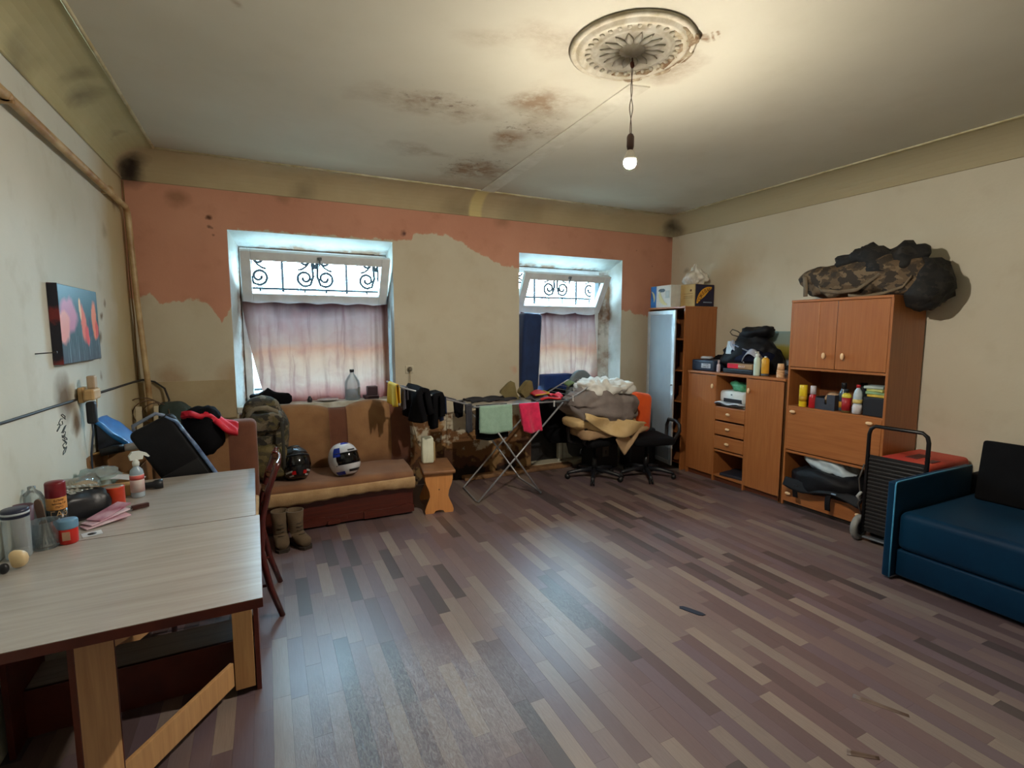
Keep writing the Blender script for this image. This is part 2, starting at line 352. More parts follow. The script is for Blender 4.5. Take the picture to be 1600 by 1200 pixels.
def solo(name, mb, mat, label, cat, loc=(0, 0, 0), rz=0, group=None, kind=None):
    return tag(mb.obj(name, mat, None, loc, rz), label, cat, group, kind)
def text_mesh(name, s, size, mat, parent, T, bend=0, ext=.0005):
    cu = bpy.data.curves.new(name, 'FONT'); cu.body = s; cu.size = size; cu.align_x = 'CENTER'; cu.align_y = 'CENTER'; cu.extrude = ext
    o = bpy.data.objects.new(name, cu); COL.objects.link(o)
    me = bpy.data.meshes.new_from_object(o.evaluated_get(bpy.context.evaluated_depsgraph_get()))
    bpy.data.objects.remove(o); bpy.data.curves.remove(cu)
    for v in me.vertices:
        p = v.co.copy()
        if bend:
            a = p.x/bend; p = Vector((math.sin(a)*(bend+p.z), p.y, math.cos(a)*(bend+p.z)))
        v.co = T @ p
    me.materials.clear(); me.materials.append(mat); me.name = name
    q = bpy.data.objects.new(name, me); COL.objects.link(q); q.parent = parent; return q
def wob(x, y, z, f, a): return noise.noise(Vector((x*f, y*f, z*f)))*a

# ------------------------------------------------------------------ room shell
XL, XR, YB, YF, ZC = -1.0, 4.88, 5.214, -1.6, 3.08
mL, mRt, mB, mCe, mCo, mRe, mFl = mat_wall('left'), mat_wall('right'), mat_wall('back'), mat_ceiling(), mat_cove(), mat_reveal(), mat_floor()
solo('wall_left', MB().box((XL-.12, YF-.12, -.05), (XL, YB+.4, ZC+.1)), mL, 'pale grimy plaster wall with the small painting on it', 'wall', kind='structure')
solo('wall_right', MB().box((XR, YF-.12, -.05), (XR+.12, YB+.4, ZC+.1)), mRt, 'plain cream plaster wall behind the wooden cabinets', 'wall', kind='structure')
solo('wall_front', MB().box((XL, YF-.12, -.05), (XR, YF, ZC+.1)), mRt, 'cream plaster wall behind the viewer', 'wall', kind='structure')
b = MB()
for x0, x1, z0, z1 in ((XL, -.265, -.05, 3.18), (-.265, 1.19, 2.54, 3.18), (-.265, 1.19, -.05, .90), (1.19, 2.62, -.05, 3.18), (2.62, 2.78, -.05, .90), (2.62, 4.07, 2.53, 3.18), (4.07, XR, -.05, 3.18)):
    b.box((x0, YB, z0), (x1, 5.62, z1))
b.box((2.62, 5.50, -.05), (4.07, 5.62, .90)).box((2.78, YB, -.05), (4.07, 5.50, .05))
solo('wall_back', b, mB, 'window wall with peeling salmon paint over cream plaster', 'wall', kind='structure')
b = MB()
for X0, X1, xa, xb, z0, zt, zi in ((-.265, 1.19, -.19, 1.175, .955, 2.54, 2.43), (2.62, 4.07, 2.68, 3.90, .955, 2.53, 2.41)):
    b.prism([(X0, YB), (X0, 5.62), (xa, 5.62), (xa, 5.50)], z0, zt)
    if X0 < 0: b.prism([(X1, YB), (xb, 5.50), (xb, 5.62), (X1, 5.62)], z0, zt)
    else: b.prism([(X1, YB), (4.045, 5.44), (4.00, 5.47), (xb, 5.50), (xb, 5.62), (X1, 5.62)], z0, zt)
    b.prism([(YB, zt), (5.50, zi), (5.62, zi), (5.62, zt)], X0, X1, T=Matrix(((0, 0, 1, 0), (1, 0, 0, 0), (0, 1, 0, 0), (0, 0, 0, 1))))
solo('trim_1', b, mRe, 'white splayed plaster reveals around both windows with brown damp stains', 'window reveal', kind='structure')
solo('trim_2', MB().box((-.265, 5.19, .90), (1.19, 5.60, .955), .006), M('sill_paint', (214, 216, 208), (180, 176, 160), rough=.45), 'white window sill behind the brown sofa', 'window sill', kind='structure')
solo('trim_3', MB().box((2.63, 5.20, .885), (4.06, 5.60, .93), .006), M('sill_paint', (214, 216, 208)), 'window sill beneath the blue mattress', 'window sill', kind='structure')
solo('ceiling', MB().box((XL-.1, YF-.1, ZC), (XR+.1, 5.62, ZC+.1)), mCe, 'stained off white plaster ceiling', 'ceiling', kind='structure')
solo('ground', MB().box((-14, 5.62, .5), (20, 34, .7)), M('pavement', (120, 118, 112), (104, 102, 98), sc=2, rough=.9), 'grey pavement outside the windows', 'ground', kind='structure')
# cove round the room
b = MB(); ring = lambda d, z: [(XL+d, YF+d, z), (XR-d, YF+d, z), (XR-d, YB-d, z), (XL+d, YB-d, z)]
pr = [(.004, 2.872), (.012, 2.876), (.012, 2.888)]+[(.26*(1-math.cos(R(t)))+.004, 2.89+.188*math.sin(R(t))) for t in range(0, 91, 10)]
vs = []; fs = []
for d, z in pr: vs += ring(d, z)
for i in range(len(pr)-1):
    for k in range(4): fs.append((i*4+k, i*4+(k+1) % 4, (i+1)*4+(k+1) % 4, (i+1)*4+k))
b.add(vs, [f[::-1] for f in fs]); solo('trim_4', b, mCo, 'dirty ochre curved cove running under the ceiling', 'cove', kind='structure')
b = MB(); c4 = ring(.275, 3.078)
for k in range(4): b.tube([c4[k], c4[(k+1) % 4]], .011, 6)
solo('trim_5', b, M('bead_plaster', (206, 196, 160), (176, 160, 116), rough=.7), 'thin raised plaster bead outlining the ceiling', 'moulding', kind='structure')
solo('trim_6', MB().prism([(1.97, 2.50), (2.10, 2.47), (2.19, 4.93), (2.04, 4.94)], 3.072, 3.084), M('strip_plaster', (200, 195, 178), (186, 180, 160), rough=.85, bump=.3), 'pale plastered strip from the ceiling rose to the window wall', 'plaster strip', kind='structure')
# dado boards under the cracked line
b = MB().prism([(YF, -.0), (YB-.012, -.0), (YB-.012, 1.222), (2.75, 1.268), (YF, 1.35)], XL, XL+.012, T=Matrix(((0, 0, 1, 0), (1, 0, 0, 0), (0, 1, 0, 0), (0, 0, 0, 1))))
solo('trim_7', b, mL, 'painted dado panel below the cracked line beside the table', 'wall panel', kind='structure')
solo('trim_8', MB().box((XL+.012, YB-.012, 0), (-.267, YB, 1.212)), M('dado_back', (184, 166, 132), (168, 148, 114), sc=3, rough=.75, bump=.2), 'plain beige dado panel in the corner behind the armchair', 'wall panel', kind='structure')
solo('trim_9', MB().box((1.9, 5.10, 0), (3.30, YB, .045), .01), M('dirty_plinth', (150, 112, 74), (96, 66, 46), sc=6, rough=.85, bump=.6), 'low crumbling plinth along the foot of the window wall', 'plinth', kind='structure')
# floor
slab = solo('floor', MB().box((XL-.1, YF-.1, -.06), (XR+.1, 5.62, -.004)), M('under_floor', (60, 44, 40), rough=.7), 'worn linoleum floor printed with mixed purple brown planks', 'floor', kind='structure')
PW, PL = .0735, .49
tones = [.0, .14, .22, .3, .38, .45, .52, .6, .68, .76, .9, 1.0]
TM = []
def tone_attr(me, vals):
    a = me.attributes.new('tone', 'FLOAT', 'FACE'); a.data.foreach_set('value', vals)
for tv in tones:
    q = MB().box((-PW/2+.0003, -PL/2+.0003, -.004), (PW/2-.0003, PL/2-.0003, 0))
    me = bpy.data.meshes.new('plank'); me.from_pydata(q.v, [], q.f); me.update(); me.materials.append(mFl); tone_attr(me, [tv]*len(q.f)); TM.append(me)
pl = []; rnd = random.Random(3)
for i in range(int((XR-XL)/PW)+1):
    x = XL+PW*(i+.5); off = rnd.random()*PL
    for j in range(-1, int((YB-YF)/PL)+2):
        pl.append((x, YF+off+PL*(j+.5), rnd.randrange(len(tones))))
def proj(x, y, z):
    d = Vector((x, y, z-CAM_H)); k = d.dot(fw)
    return (800+789.7*d.dot(rt)/k, 600-789.7*d.dot(up)/k, k) if k > .1 else None
def shown(x, y):
    q = proj(x, y, 0)
    if not q or not (10 < q[0] < 1590 and q[1] < 1185): return 0
    if x < .02 and y < 3.0: return 0
    if x > 3.6 and y < 1.95 or x > 4.2 or y > 4.3: return 0
    if x < 1.15 and y > 4.2: return 0
    return 1/q[2]**2.2
rank = sorted(range(len(pl)), key=lambda i: -shown(pl[i][0], pl[i][1]))
big = set(i for i in rank[:300] if shown(pl[i][0], pl[i][1]) > 0)
rest = MB(); rv = []
for i, (x, y, k) in enumerate(pl):
    x0, x1, y0, y1 = max(x-PW/2, XL)+.0003, min(x+PW/2, XR)-.0003, max(y-PL/2, YF)+.0003, min(y+PL/2, YB)-.0003
    if i in big and y1-y0 > PL-.002 and x1-x0 > PW-.002:
        o = bpy.data.objects.new('plank', TM[k]); COL.objects.link(o); o.location = (x, y, 0); o.parent = slab
    elif y1 > y0 and x1 > x0:
        rest.box((x0, y0, -.004), (x1, y1, 0)); rv += [tones[k]]*6
o = rest.obj('planks', mFl, slab); o['kind'] = 'stuff'; tone_attr(o.data, rv)
solo('rubber_scrap', MB().prism([(2.15, 2.14), (2.165, 2.105), (2.195, 2.035), (2.215, 2.02), (2.235, 2.02), (2.235, 2.04), (2.205, 2.11), (2.185, 2.145), (2.165, 2.155)], .0005, .004), M('navy_rubber', (26, 36, 56), rough=.5), 'small dark blue rubber scrap lying on the floor', 'scrap')
# lifted tears in the linoleum
def tear(pts, lab):
    b = MB(); P = [Vector((x, y, 0)) for x, y in pts]
    b.surf(lambda u, v: tuple(P[0].lerp(P[1], u).lerp(P[3].lerp(P[2], u), v)+Vector((0, 0, .0012+.012*v*v*(1-.5*u)))), 6, 4, .001)
    solo('floor_tear', b, M('torn_lino', (112, 92, 82), (90, 72, 64), rough=.5), lab, 'floor tear')
tear([(2.31, 1.24), (2.41, 1.06), (2.418, 1.068), (2.325, 1.245)], 'curled tear in the linoleum near the blue sofa')
tear([(1.97, 1.06), (2.06, .99), (2.068, .998), (1.985, 1.07)], 'ragged tear in the linoleum at the bottom edge of the view')

# ------------------------------------------------------------------ windows
pvc = M('white_pvc', (226, 232, 234), (212, 218, 220), rough=.35); pane_m = glassy('window_glass', (.93, .97, 1, 1), .02)
iron = M('grille_iron', (22, 28, 32), (16, 20, 24), rough=.6, spec=.1)
def window(n, X0, X1, z0, z1, zt, lab):
    t = thing('window_%d' % n, lab, 'window', ((X0+X1)/2, 5.5, z0), kind='structure'); W = (X1-X0)/2; Hh = z1-z0; s = .065; ztl = zt-z0
    b = MB()
    for a, c in (((-W, -.03, 0), (-W+s, .045, Hh)), ((W-s, -.03, 0), (W, .045, Hh)), ((-W+s, -.03, Hh-s), (W-s, .045, Hh)), ((-W+s, -.03, 0), (W-s, .045, s)), ((-W+s, -.03, ztl-.035), (W-s, .045, ztl+.035))): b.box(a, c, .006)
    b.obj('frame', pvc, t)
    for a, c in ((-W+s, W-s),): MB().box((a, .005, s), (c, .012, ztl-.035)).obj('pane', pane_m, t)
    # tilted hopper sash, hinged along the transom, leaning into the room
    sh = .50; T = TR((0, -.035, ztl+.01), (30, 0, 0)); k = .085; w_ = W-.012
    b = MB()
    for a, c in (((-w_, -.03, 0), (-w_+k, .03, sh)), ((w_-k, -.03, 0), (w_, .03, sh)), ((-w_+k, -.03, sh-k), (w_-k, .03, sh)), ((-w_+k, -.03, 0), (w_-k, .03, k))): b.box(a, c, .006, T)
    sa = b.obj('sash', pvc, t)
    MB().box((-w_+k, -.006, k), (w_-k, .002, sh-k), 0, T).obj('pane', pane_m, sa)
    MB().box((-.02, -.045, sh-.045), (.02, -.03, sh-.015), .004, T).box((-.008, -.06, sh-.10), (.008, -.045, sh-.02), .003, T).obj('handle', M('handle_grey', (120, 130, 134), rough=.4), sa)
window(1, -.19, 1.175, .955, 2.43, 1.93, 'wide white window with tilted upper sash above the brown sofa')
window(2, 2.68, 3.90, .955, 2.41, 1.88, 'narrow white window with tilted upper sash beside the wardrobe')
def spiral(c, r0, a0, turns, sgn=1, n=26):
    return [(c[0]+math.cos(a0+sgn*turns*2*math.pi*i/n)*r0*(1-.78*i/n), 0, c[1]+math.sin(a0+sgn*turns*2*math.pi*i/n)*r0*(1-.78*i/n)) for i in range(n+1)]
def grille(X0, X1, lab):
    b = MB(); W = X1-X0
    for z in (1.05, 1.98, 2.08, 2.50): b.tube([(0, 0, z), (W, 0, z)], .013, 6)
    k = 9
    for i in range(k+1):
        x = W*i/k
        if i % 3 == 0: b.tube([(x, 0, 1.0), (x, 0, 2.52)], .014, 6)
        else: b.tube([(x, 0, 1.05), (x, 0, 2.08)], .010, 6)
    for x in (0, W):
        for z in (1.3, 2.3): b.tube([(x, 0, z), (x, -.18, z)], .009, 6)
    for c in (W/6, W/2, W*5/6):
        for s in (1, -1):
            q = spiral((c+s*.10, 2.20), .085, R(-90), 1.3, s); b.tube([(c, 0, 2.46)]+[(c+s*.03, 0, 2.36)]+[(c+s*.02, 0, 2.22), (c+s*.05, 0, 2.13)]+q, .014, 6)
            q = spiral((c+s*.09, 2.38), .06, R(100) if s > 0 else R(80), 1.2, -s); b.tube([(c+s*.0, 0, 2.30), (c+s*.03, 0, 2.40)]+q, .013, 6)
            b.tube([(c+s*.17, 0, 2.28+.03*math.sin(v)) if v == 0 else (c+s*(.17-.13*v), 0, 2.28+.10*v*v) for v in (0, .3, .6, 1)], .011, 6)
        b.lathe([(0, -.02), (.018, -.008), (.022, .004), (.012, .02), (0, .028)], (c, 0, 2.40), 10)
    solo('window_grille', b, iron, lab, 'grille', (X0, 5.80, 0), group='wrought iron grilles outside')
grille(-.45, 1.45, 'scrolled iron grille outside the window above the sofa')
grille(2.5, 4.4, 'scrolled iron grille outside the window beside the wardrobe')
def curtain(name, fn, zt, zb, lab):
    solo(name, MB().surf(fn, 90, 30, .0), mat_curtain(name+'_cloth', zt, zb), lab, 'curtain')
def c1(u, v):
    x0, x1 = -.185+.16*v**1.4, 1.16-.01*v
    fold = .010*math.sin(u*26)+.030*max(0, math.sin((u-.55)*22))*(u > .55)*(.4+.6*v)+.012*math.sin(u*60+v*2)*(1-v*.5)
    sag = .012*math.sin(u*math.pi*5)**2*(1-v)
    cr = .05*max(0, u-.84)/.16*math.sin(u*90)
    return (x0+(x1-x0)*(u+.012*math.sin(u*20)*v), 5.425-fold-cr-.02*v, 1.925-.97*v-sag)
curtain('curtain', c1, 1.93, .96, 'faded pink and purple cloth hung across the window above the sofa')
def c2(u, v):
    x0, x1 = 2.74, 3.83
    fold = .016*math.sin(u*30+v*2)+.012*math.sin(u*47+1-v*3)+.02*max(0, math.sin(u*16-v*2.5))
    sag = .025*abs(math.sin(u*9))*(1-v)
    return (x0+(x1-x0)*u+.02*math.sin(u*14)*v, 5.425-fold, 1.875-.895*v-sag)
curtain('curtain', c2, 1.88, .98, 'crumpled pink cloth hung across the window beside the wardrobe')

# ------------------------------------------------------------------ ceiling rose and bulb
pm = M('rose_plaster', (208, 202, 184), (176, 164, 136), sc=12, rough=.8, bump=.5, bs=40)
rose = thing('ceiling_rose', 'round moulded plaster ceiling rose with broken edge around the light cord', 'ceiling rose', (1.74, 2.19, 3.08))
MB().lathe([(.315, 0), (.315, -.012), (.30, -.022), (.288, -.014), (.28, -.016), (.27, -.028), (.255, -.03), (.245, -.016), (.2, -.012), (.195, -.02), (.18, -.022), (.17, -.012), (.06, -.016), (.03, -.03), (0, -.032)], n=56).obj('disc', pm, rose)
leaf = MB().surf(lambda u, v: ((u-.5)*.035*math.sin(math.pi*min(1, v+.12)), v*.1, -.014-.012*math.sin(math.pi*v)*(1-abs(2*u-1)**2)), 4, 6, .004)
lo = leaf.obj('leaf', pm, rose); lo.parent = rose
for i in range(16):
    q = lo if i == 0 else lo.copy()
    if i: COL.objects.link(q); q.parent = rose
    a = 2*math.pi*i/16; q.location = (math.cos(a)*.065, math.sin(a)*.065, 0); q.rotation_euler = (0, 0, a-math.pi/2)
pd = MB().blob((.03, .022, .016), .9, .002, 60, 3, 10, flat=False)
po = pd.obj('ornament', pm, rose)
for i in range(30):
    q = po if i == 0 else po.copy()
    if i: COL.objects.link(q); q.parent = rose
    a = 2*math.pi*i/30; q.location = (math.cos(a)*.222, math.sin(a)*.222, -.026); q.rotation_euler = (0, 0, a)
b = MB()
for i in range(9):
    a = R(-62+16*i); r_ = .255+.03*(i % 2)
    b.blob((.12, .075, .02), .8, .012, 30, i, 12, TR((math.cos(a)*r_, math.sin(a)*r_, -.024), (0, 0, math.degrees(a)+90)), flat=False)
b.obj('broken_patch', M('bare_plaster', (186, 172, 142), (120, 92, 62), sc=22, rough=.9, bump=.8, bs=50), rose)
lamp = thing('light_bulb', 'bare lit bulb hanging on a thin twisted cord', 'lamp', (1.767, 2.22, 2.50))
MB().lathe([(0, -.0), (.012, .0022), (.022, .008), (.029, .017), (.032, .028), (.0322, .034), (.031, .04)], n=24).obj('bulb', emit('bulb_light', (1, .92, .80, 1), BULB), lamp)
MB().lathe([(.031, .04), (.0325, .041), (.031, .055), (.024, .074), (.0165, .088), (.0135, .093)], n=24).obj('shading_collar', M('collar_white', (226, 222, 212), rough=.5), lamp)  # opaque collar added to hold the bulb's upward light off the ceiling
MB().lathe([(.0135, .092), (.014, .098), (.0165, .10), (.019, .112), (.019, .16), (.014, .172), (.006, .178), (0, .178)], n=18).obj('socket', M('brown_bakelite', (74, 46, 38), rough=.4), lamp)
b = MB()
for s in (1, -1):
    b.tube([(s*.004*math.cos(z*30)*(1+1.6*math.exp(-((z-.30)/.05)**2)), s*.003*math.sin(z*30), z) for z in [.178+.365*i/26 for i in range(27)]], .0022, 6)
b.obj('cord', M('cord_brown', (96, 78, 62), rough=.7), lamp)
MB().tube([(.0, 0, .55), (.004, 0, .528), (.0, 0, .51), (-.004, 0, .52)], .004, 6).blob((.022, .022, .034), .9, .004, 50, 2, 10, TR((0, 0, .50))).obj('hook', M('rust', (110, 54, 30), (70, 34, 20), rough=.8), lamp)

# ------------------------------------------------------------------ heating pipe, painting, sockets on the left wall
pipe_m = M('pipe_paint', (196, 172, 128), (150, 112, 70), sc=6, rough=.45)
pp = thing('heating_pipe', 'cream painted heating pipe running along the wall and down the corner', 'pipe', (0, 0, 0))
MB().tube([(-.955, -1.55, 2.68), (-.955, 2.9, 2.655), (-.955, 5.05, 2.63), (-.952, 5.09, 2.60), (-.95, 5.105, 2.55), (-.935, 5.11, 1.9), (-.905, 5.12, 1.2), (-.89, 5.12, .05)], .022, 14).obj('pipe', pipe_m, pp)
for y in (1.2, 3.0, 4.6): MB().box((-1.0, y-.012, 2.62), (-.93, y+.012, 2.635), .002).tube([(-.955, y-.012, 2.65), (-.955, y+.012, 2.65)], .026, 12).obj('clamp', pipe_m, pp)
MB().tube([(-.985, 5.19, 2.86), (-.985, 5.19, 1.95), (-.978, 5.185, 1.75), (-.985, 5.19, 1.23)], .006, 6).obj('wire', M('painted_wire', (150, 118, 76), rough=.6), pp)
def mat_paint():
    t = NT('canvas_paint'); v = t.obj(); X, Y, Z = t.sep(v); w2 = t.warp(v, .05, 9); xx, yy, zz = t.sep(w2)
    c = t.ramp(t.math('DIVIDE', t.math('ADD', zz, .21), .42), [(0, lin((14, 22, 44))), (.25, lin((14, 58, 72))), (.5, lin((28, 80, 90))), (.8, lin((34, 92, 106))), (1, lin((48, 98, 114)))])
    sp = lambda c_, r, k, s=(1, 1, 1), so=.3: t.spot(w2, c_, r, so, (0, s[1], s[2]))
    for cc, r, k, s in (((0, -.20, .05), .15, (196, 120, 150), (1, 1, 1.3)), ((0, -.28, -.02), .10, (230, 150, 140), (1, 1, 1)), ((0, .04, .01), .085, (236, 110, 84), (1, 1.6, .7)), ((0, .09, -.07), .05, (226, 60, 60), (1, 1.2, .7)), ((0, .25, .02), .09, (240, 130, 90), (1, 1.6, .7)), ((0, .0, .09), .04, (240, 190, 140), (1, 1.6, .6)), ((0, .16, .0), .05, (20, 40, 90), (1, 2, .7)), ((0, .29, -.03), .04, (220, 60, 50), (1, 1, .6))):
        c = t.mix(sp(cc, r, k, s), c, lin(k))
    dr = t.math('MULTIPLY', t.step(t.noise(t.map(v, (1, 30, 1.5)), 2, 3), .56, .6), t.step(Z, .0, -.08))
    c = t.mix(t.math('MULTIPLY', dr, .35), c, lin((150, 180, 190)))
    t.col(c); t.set(Roughness=.45); t.bump(t.noise(v, 60, 5), .3, .002); return t.m
pt = thing('painting', 'small unframed abstract painting in teal pink and orange', 'painting', (-.985, 3.735, 1.685))
MB().box((-.012, -.335, -.21), (.03, .335, .21), .003).obj('canvas', mat_paint(), pt)
MB().box((-.013, -.337, -.212), (.029, -.333, .212)).obj('canvas_edge', M('canvas_edge', (26, 26, 40), (120, 40, 40), sc=5, rough=.6, lo=.52, hi=.6), pt)
solo('nail', MB().tube([(-1.0, 3.18, 1.54), (-.93, 3.22, 1.545)], .003, 6).lathe([(0, 0), (.007, 0), (.007, .002), (0, .002)], T=TR((-.93, 3.22, 1.545), (0, 90, 0)), n=10), M('nail_steel', (70, 66, 62), metal=.8, rough=.4), 'long nail sticking out of the wall beside the painting', 'nail')
sk = thing('wall_socket', 'yellowed multiway plug adapter on the wall above the table', 'socket', (-.988, 3.72, 1.28))
cream = M('yellowed_plastic', (208, 176, 126), (186, 150, 100), rough=.5)
MB().box((0, -.045, -.045), (.03, .045, .045), .008).obj('plate', cream, sk)
MB().box((.03, -.075, -.03), (.085, .06, .035), .012).obj('adapter', cream, sk)
MB().box((.04, -.025, .035), (.08, .03, .11), .008).obj('plug', M('pale_plug', (196, 170, 140), rough=.5), sk)
MB().lathe([(0, 0), (.026, 0), (.022, .03), (.012, .045), (0, .046)], T=TR((.055, .06, 0), (-90, 0, 0)), n=14).obj('plug', M('pale_plug', (196, 170, 140)), sk)
MB().box((.03, -.045, -.17), (.075, .01, -.04), .012).obj('charger', M('black_plastic', (26, 28, 34), rough=.4), sk)
MB().tube([(.05, -.015, -.17), (.05, -.012, -.22), (.04, .0, -.27), (.02, .035, -.36), (.012, .06, -.44), (.012, .06, -.52)], .0055, 8).obj('cable', M('grey_cable', (60, 74, 92), rough=.5), sk)
MB().tube([(.06, .07, -.02), (.05, .10, -.08), (.03, .14, -.15), (.03, .2, -.2)], .003, 6).obj('cable', cream, sk)
dk = M('dark_cable', (44, 40, 38), rough=.6)
solo('wall_cable', MB().tube([(-.982, 1.2, 1.327), (-.982, 2.75, 1.276), (-.982, 3.3, 1.268), (-.982, 3.62, 1.262)], .007, 8).tube([(-.982, 3.95, 1.256), (-.982, 4.4, 1.247), (-.980, 5.0, 1.238), (-.95, 5.17, 1.24), (-.87, 5.18, 1.22), (-.80, 5.17, 1.16), (-.77, 5.15, 1.06), (-.79, 5.12, .96), (-.85, 5.1, .9)], .008, 8), dk, 'dark cable lying along the cracked ledge and looping in the corner', 'cable')
b = MB()
for q in range(3):
    c = (-.93+.05*q, 5.03-.03*q); b.tube([(c[0]+math.cos(a)*(.13-.02*q), c[1]-.06+.02*math.sin(a*2), .98+math.sin(a)*(.13-.02*q)) for a in [R(18*i) for i in range(20)]], .0045, 6, True)
solo('cable_coil', b, M('brown_wire', (96, 70, 46), rough=.6), 'loose coil of thin brown wire in the corner by the pipe', 'cable')
b = MB(); rr = random.Random(5)
for i in range(9):
    y, z = 3.38+rr.uniform(-.04, .05), 1.02+.022*i; b.tube([(-.9865, y+.03*math.sin(k*1.4+i), z+.018*math.cos(k*1.1+i*2)) for k in range(6)], .0022, 5)
solo('wall_scribble', b, M('scribble_ink', (74, 84, 84), rough=.7), 'small dark squiggled mark drawn on the wall above the table', 'scribble')

# ------------------------------------------------------------------ wall units on the right
beech = wood('beech_veneer', (172, 108, 60), (154, 92, 48), 2, 3, .35); beech_h = wood('beech_veneer_across', (174, 110, 62), (156, 94, 50), 1, 3, .35)
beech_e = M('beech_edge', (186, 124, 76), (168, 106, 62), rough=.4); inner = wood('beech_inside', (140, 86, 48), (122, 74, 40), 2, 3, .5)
knob_m = M('pale_knob', (244, 206, 160), (232, 190, 142), rough=.35)
def knob(p, loc, horiz=False):
    b = MB().tube([(0, 0, 0), (-.016, 0, 0)], .006, 8)
    b.blob((.022, .056 if horiz else .03, .028 if horiz else .056), .9, n=14, T=TR((-.026, 0, -.014 if horiz else -.028)), flat=False)
    o = b.obj('knob', knob_m, p, loc); return o
def cab(name, label, y0, y1, h, fx=4.39, depth=.47):
    t = thing(name, label, 'cabinet', (fx, (y0+y1)/2, 0)); t['w'] = (y1-y0)/2
    return t, (y1-y0)/2, depth
# tall unit
t, W, Dp = cab('display_cabinet', 'tall beech cabinet with two upper doors, open shelves and drop flap', 2.27, 3.12, 1.93)
for s in (-1, 1): MB().box((0, s*W-(.02 if s > 0 else 0), 0), (Dp, s*W+(.02 if s < 0 else 0), 1.91), .002).obj('side_panel', beech, t)
MB().box((-.006, -W, 1.908), (Dp, W, 1.93), .003).obj('top', beech_h, t)
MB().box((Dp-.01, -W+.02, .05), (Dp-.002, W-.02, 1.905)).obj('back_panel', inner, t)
for z in (1.315, .955, .53, .19): MB().box((.002, -W+.02, z-.02), (Dp-.012, W-.02, z), .002).obj('shelf', beech_h, t)
MB().box((.02, -W+.02, .0), (.035, W-.02, .035)).obj('plinth', M('dark_gap', (40, 28, 22)), t)
for a, c, kn in ((.002, W-.021, .085), (-W+.021, -.002, -.075)):
    d = MB().box((-.002, a, 1.32), (.018, c, 1.905), .003).obj('door', beech, t)
    knob(d, (-.002, kn, 1.435))
    MB().box((-.004, (.155 if a > 0 else 99), 1.325), (-.0015, (.165 if a > 0 else 99.01), 1.9)).obj('groove_strip', beech_e, d) if a > 0 else None
d = MB().box((-.002, -W+.021, .54), (.018, W-.021, .935), .003).obj('flap', beech_h, t)
knob(d, (-.002, W-.085, .905), True); knob(d, (-.002, -W+.10, .905), True)
d = MB().box((-.002, -W+.021, .04), (.018, W-.021, .17), .003).obj('drawer', beech_h, t)
knob(d, (-.002, W-.085, .125), True); knob(d, (-.002, -W+.13, .125), True)
# low unit
t, W, Dp = cab('sideboard', 'chest high beech sideboard with two doors and three small drawers', 3.13, 4.36, 1.2)
for y in (-W, -W+.42, W-.41, W-.02): MB().box((0, y, .0), (Dp, y+.02, 1.175), .002).obj('side_panel', beech, t)
MB().box((-.014, -W, 1.175), (Dp, W, 1.20), .004).obj('top', beech_h, t)
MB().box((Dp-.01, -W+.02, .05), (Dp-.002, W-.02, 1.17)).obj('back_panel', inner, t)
MB().box((.03, -W+.02, 0), (.045, W-.02, .055)).obj('plinth', wood('dark_plinth', (110, 60, 36), (90, 48, 30), 1), t)
dL = MB().box((-.002, W-.405, .06), (.018, W-.004, 1.165), .003).obj('door', beech, t); knob(dL, (-.002, W-.375, 1.05))
dR = MB().box((-.002, -W+.022, .055), (.018, -W+.425, 1.168), .003).obj('door', beech, t); knob(dR, (-.002, -W+.39, 1.05))
MB().box((.0, -W, .0), (.02, -W+.02, 1.175)).obj('edge_strip', beech_e, t)
ya, yb = -W+.442, W-.412
for z in (.835, .355, .075): MB().box((.004, ya, z-.018), (Dp-.012, yb, z), .002).obj('shelf', beech_h, t)
for z in (.69, .53, .37):
    d = MB().box((-.002, ya, z), (.018, yb, z+.142), .004).obj('drawer', beech_h, t); knob(d, (-.002, (ya+yb)/2, z+.075), True)
# corner wardrobe with frosted glass door ajar
t, W, Dp = cab('wardrobe', 'narrow beech wardrobe in the corner with frosted glass door ajar', 4.42, 5.04, 1.93, 4.37, .50)
for s in (-1, 1): MB().box((0, s*W-(.02 if s > 0 else 0), 0), (Dp, s*W+(.02 if s < 0 else 0), 1.915), .002).obj('side_panel', beech, t)
MB().box((-.012, -W-.006, 1.912), (Dp, W, 1.935), .003).obj('top', beech_h, t)
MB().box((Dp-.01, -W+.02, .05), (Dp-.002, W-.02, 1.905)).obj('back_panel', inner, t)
for z in (.08, .45, .82, 1.19, 1.56): MB().box((.03, -W+.02, z-.018), (Dp-.012, W-.02, z), .002).obj('shelf', beech_h, t)
hi = Matrix.Translation((-.004, W-.012, 0)) @ Matrix.Rotation(R(-9), 4, 'Z')
wd = .575; al = M('brushed_aluminium', (206, 212, 214), (190, 196, 200), metal=.55, rough=.4)
b = MB()
for a, c in (((-.02, -wd, .06), (0, -wd+.05, 1.89)), ((-.02, -.05, .06), (0, 0, 1.89)), ((-.02, -wd+.05, 1.84), (0, -.05, 1.89)), ((-.02, -wd+.05, .06), (0, -.05, .11))): b.box(a, c, .003, hi)
d = b.obj('door', al, t)
fg = NT('frosted_glass'); fg.col(fg.mix(fg.step(fg.noise(fg.map(fg.obj(), (1, 1, .6)), 1.6, 4), .35, .65), lin((150, 160, 166)), lin((128, 136, 142)))); fg.set(Roughness=.45); fg.b.inputs['Coat Weight'].default_value = .1
MB().box((-.013, -wd+.05, .11), (-.007, -.05, 1.84), 0, hi).obj('pane', fg.m, d)
MB().tube([(-.02, -wd+.02, 1.02), (-.045, -wd+.02, 1.02)], .008, 8, T=hi).obj('knob', M('steel', (170, 170, 168), metal=.9, rough=.3), d)

